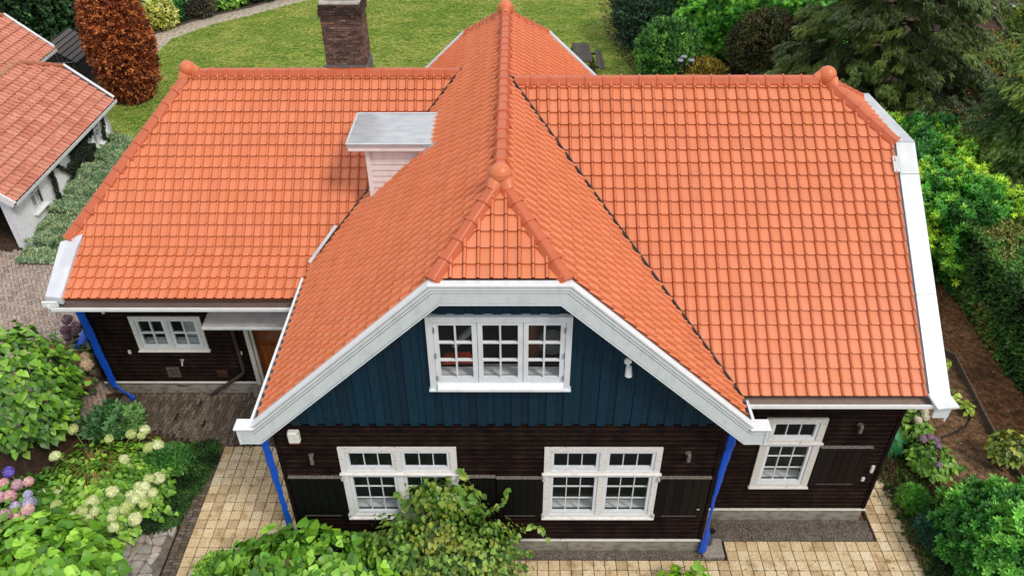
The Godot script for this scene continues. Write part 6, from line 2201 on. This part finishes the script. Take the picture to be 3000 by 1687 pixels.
	wm.box(Vector3(0, 0.5, 0), Vector3(5.0, 1.0, 0.22), Basis(Vector3.UP, 0.2))
	part("wall", wm, M.brick, bw)
	var cm := mb("e4e0dc")
	cm.cbox(Vector3(0, 1.05, 0), Vector3(5.1, 0.09, 0.42), 0.02, Basis(Vector3.UP, 0.2))
	part("coping", cm, M.concrete, bw)
	# the things that stand behind the attic window
	var hs := thing("ventilation_hose", "grey ribbed hose behind the left casement of the attic window", "hose", Vector3(-0.55, 4.5, -0.25))
	var vm := mb("8a8f92")
	for i in 16:
		var f := i / 15.0
		var p := Vector3(-0.18 + f * 0.36, 0.3 + f * 0.42, -0.1)
		vm.tube([p - Vector3(0.014, 0.017, 0), p, p + Vector3(0.006, 0.007, 0)], [0.05, 0.062, 0.05], 10)
	part("hose", vm, M.plain, hs)
	var rd := thing("red_case", "flat red ribbed case behind the left casement of the attic window", "case", Vector3(-0.7, 4.5, -0.3))
	for i in 3:
		var rm := tint(mb("a02c1a"), 0.8, 1.1)
		rm.cbox(Vector3(0, 0.02 + i * 0.042, 0), Vector3(0.5 - i * 0.05, 0.04, 0.16), 0.01, Basis(Vector3(0, 0, 1), 0.05))
		part("rib", rm, M.plain, rd)
	var vs := thing("vase", "round rust brown vase behind the right casement of the attic window", "vase", Vector3(0.5, 4.3, -0.6))
	var va := mb("6a2e18")
	va.lathe(Vector3.ZERO, [Vector2(0.07, 0), Vector2(0.14, 0.2), Vector2(0.16, 0.4), Vector2(0.11, 0.6), Vector2(0.06, 0.72), Vector2(0.08, 0.8)], 14)
	part("vase", va, M.plain, vs)
	var tr := thing("round_tray", "round grey tray leaning behind the right casement of the attic window", "tray", Vector3(0.78, 4.5, -0.32))
	var ta := mb("4a524e")
	ta.lathe(Vector3(0, 0, 0), [Vector2(0.0, 0.0), Vector2(0.2, 0.0), Vector2(0.22, 0.03), Vector2(0.21, 0.03), Vector2(0.19, 0.012)], 20)
	part("tray", ta, M.plain, tr, Transform3D(Basis(Vector3(1, 0, 0), 1.35), Vector3(0, 0.4, 0)))
	var tb := thing("table", "pale table top just inside the attic window", "table", Vector3(0.0, 3.3, -0.32))
	var tm := mb("a8b0b8")
	tm.cbox(Vector3(0, 0.95, 0), Vector3(0.62, 0.04, 0.34), 0.006)
	part("table_top", tm, M.paint, tb)
	for x in [-0.26, 0.26]:
		for z in [-0.13, 0.13]:
			var lg := mb("98a0a4")
			lg.span(Vector3(x - 0.03, 0, z - 0.03), Vector3(x + 0.03, 0.93, z + 0.03))
			part("leg", lg, M.paint, tb)


# ------------------------------------------------------------------ scene
func _ready() -> void:
	rng.seed = 20240901
	var cam := Camera3D.new()
	cam.name = "camera"
	cam.fov = 39.81
	cam.near = 0.1
	cam.far = 800.0
	cam.transform = Transform3D(Basis(Vector3.UP, deg_to_rad(0.385)) * Basis(Vector3(1, 0, 0), deg_to_rad(-37.227)) * Basis(Vector3(0, 0, 1), deg_to_rad(-0.238)), eye)
	add_child(cam)
	cam.current = true
	var env := Environment.new()
	env.background_mode = Environment.BG_SKY
	var sky := Sky.new()
	var sm := ProceduralSkyMaterial.new()
	sm.sky_top_color = Color(0.93, 0.95, 0.98)
	sm.sky_horizon_color = Color(0.9, 0.92, 0.94)
	sm.sky_curve = 0.2
	sm.ground_bottom_color = Color(0.24, 0.22, 0.18)
	sm.ground_horizon_color = Color(0.6, 0.6, 0.58)
	sm.sky_energy_multiplier = 1.0
	sky.sky_material = sm
	env.sky = sky
	env.background_energy_multiplier = 0.9
	env.tonemap_mode = Environment.TONE_MAPPER_LINEAR
	env.tonemap_exposure = 1.22
	env.sdfgi_enabled = true
	env.ssao_enabled = true
	env.ssil_enabled = true
	var we := WorldEnvironment.new()
	we.name = "world"
	we.environment = env
	add_child(we)
	var sun := DirectionalLight3D.new()
	sun.name = "sun"
	sun.light_energy = 0.5
	sun.light_angular_distance = 14.0
	sun.light_color = Color(1.0, 0.97, 0.92)
	sun.shadow_enabled = true
	add_child(sun)
	sun.look_at_from_position(Vector3(5.5, 9.0, 5.0), Vector3.ZERO)
	materials()
	build_ground()
	build_house()
	build_things()
	build_plants()
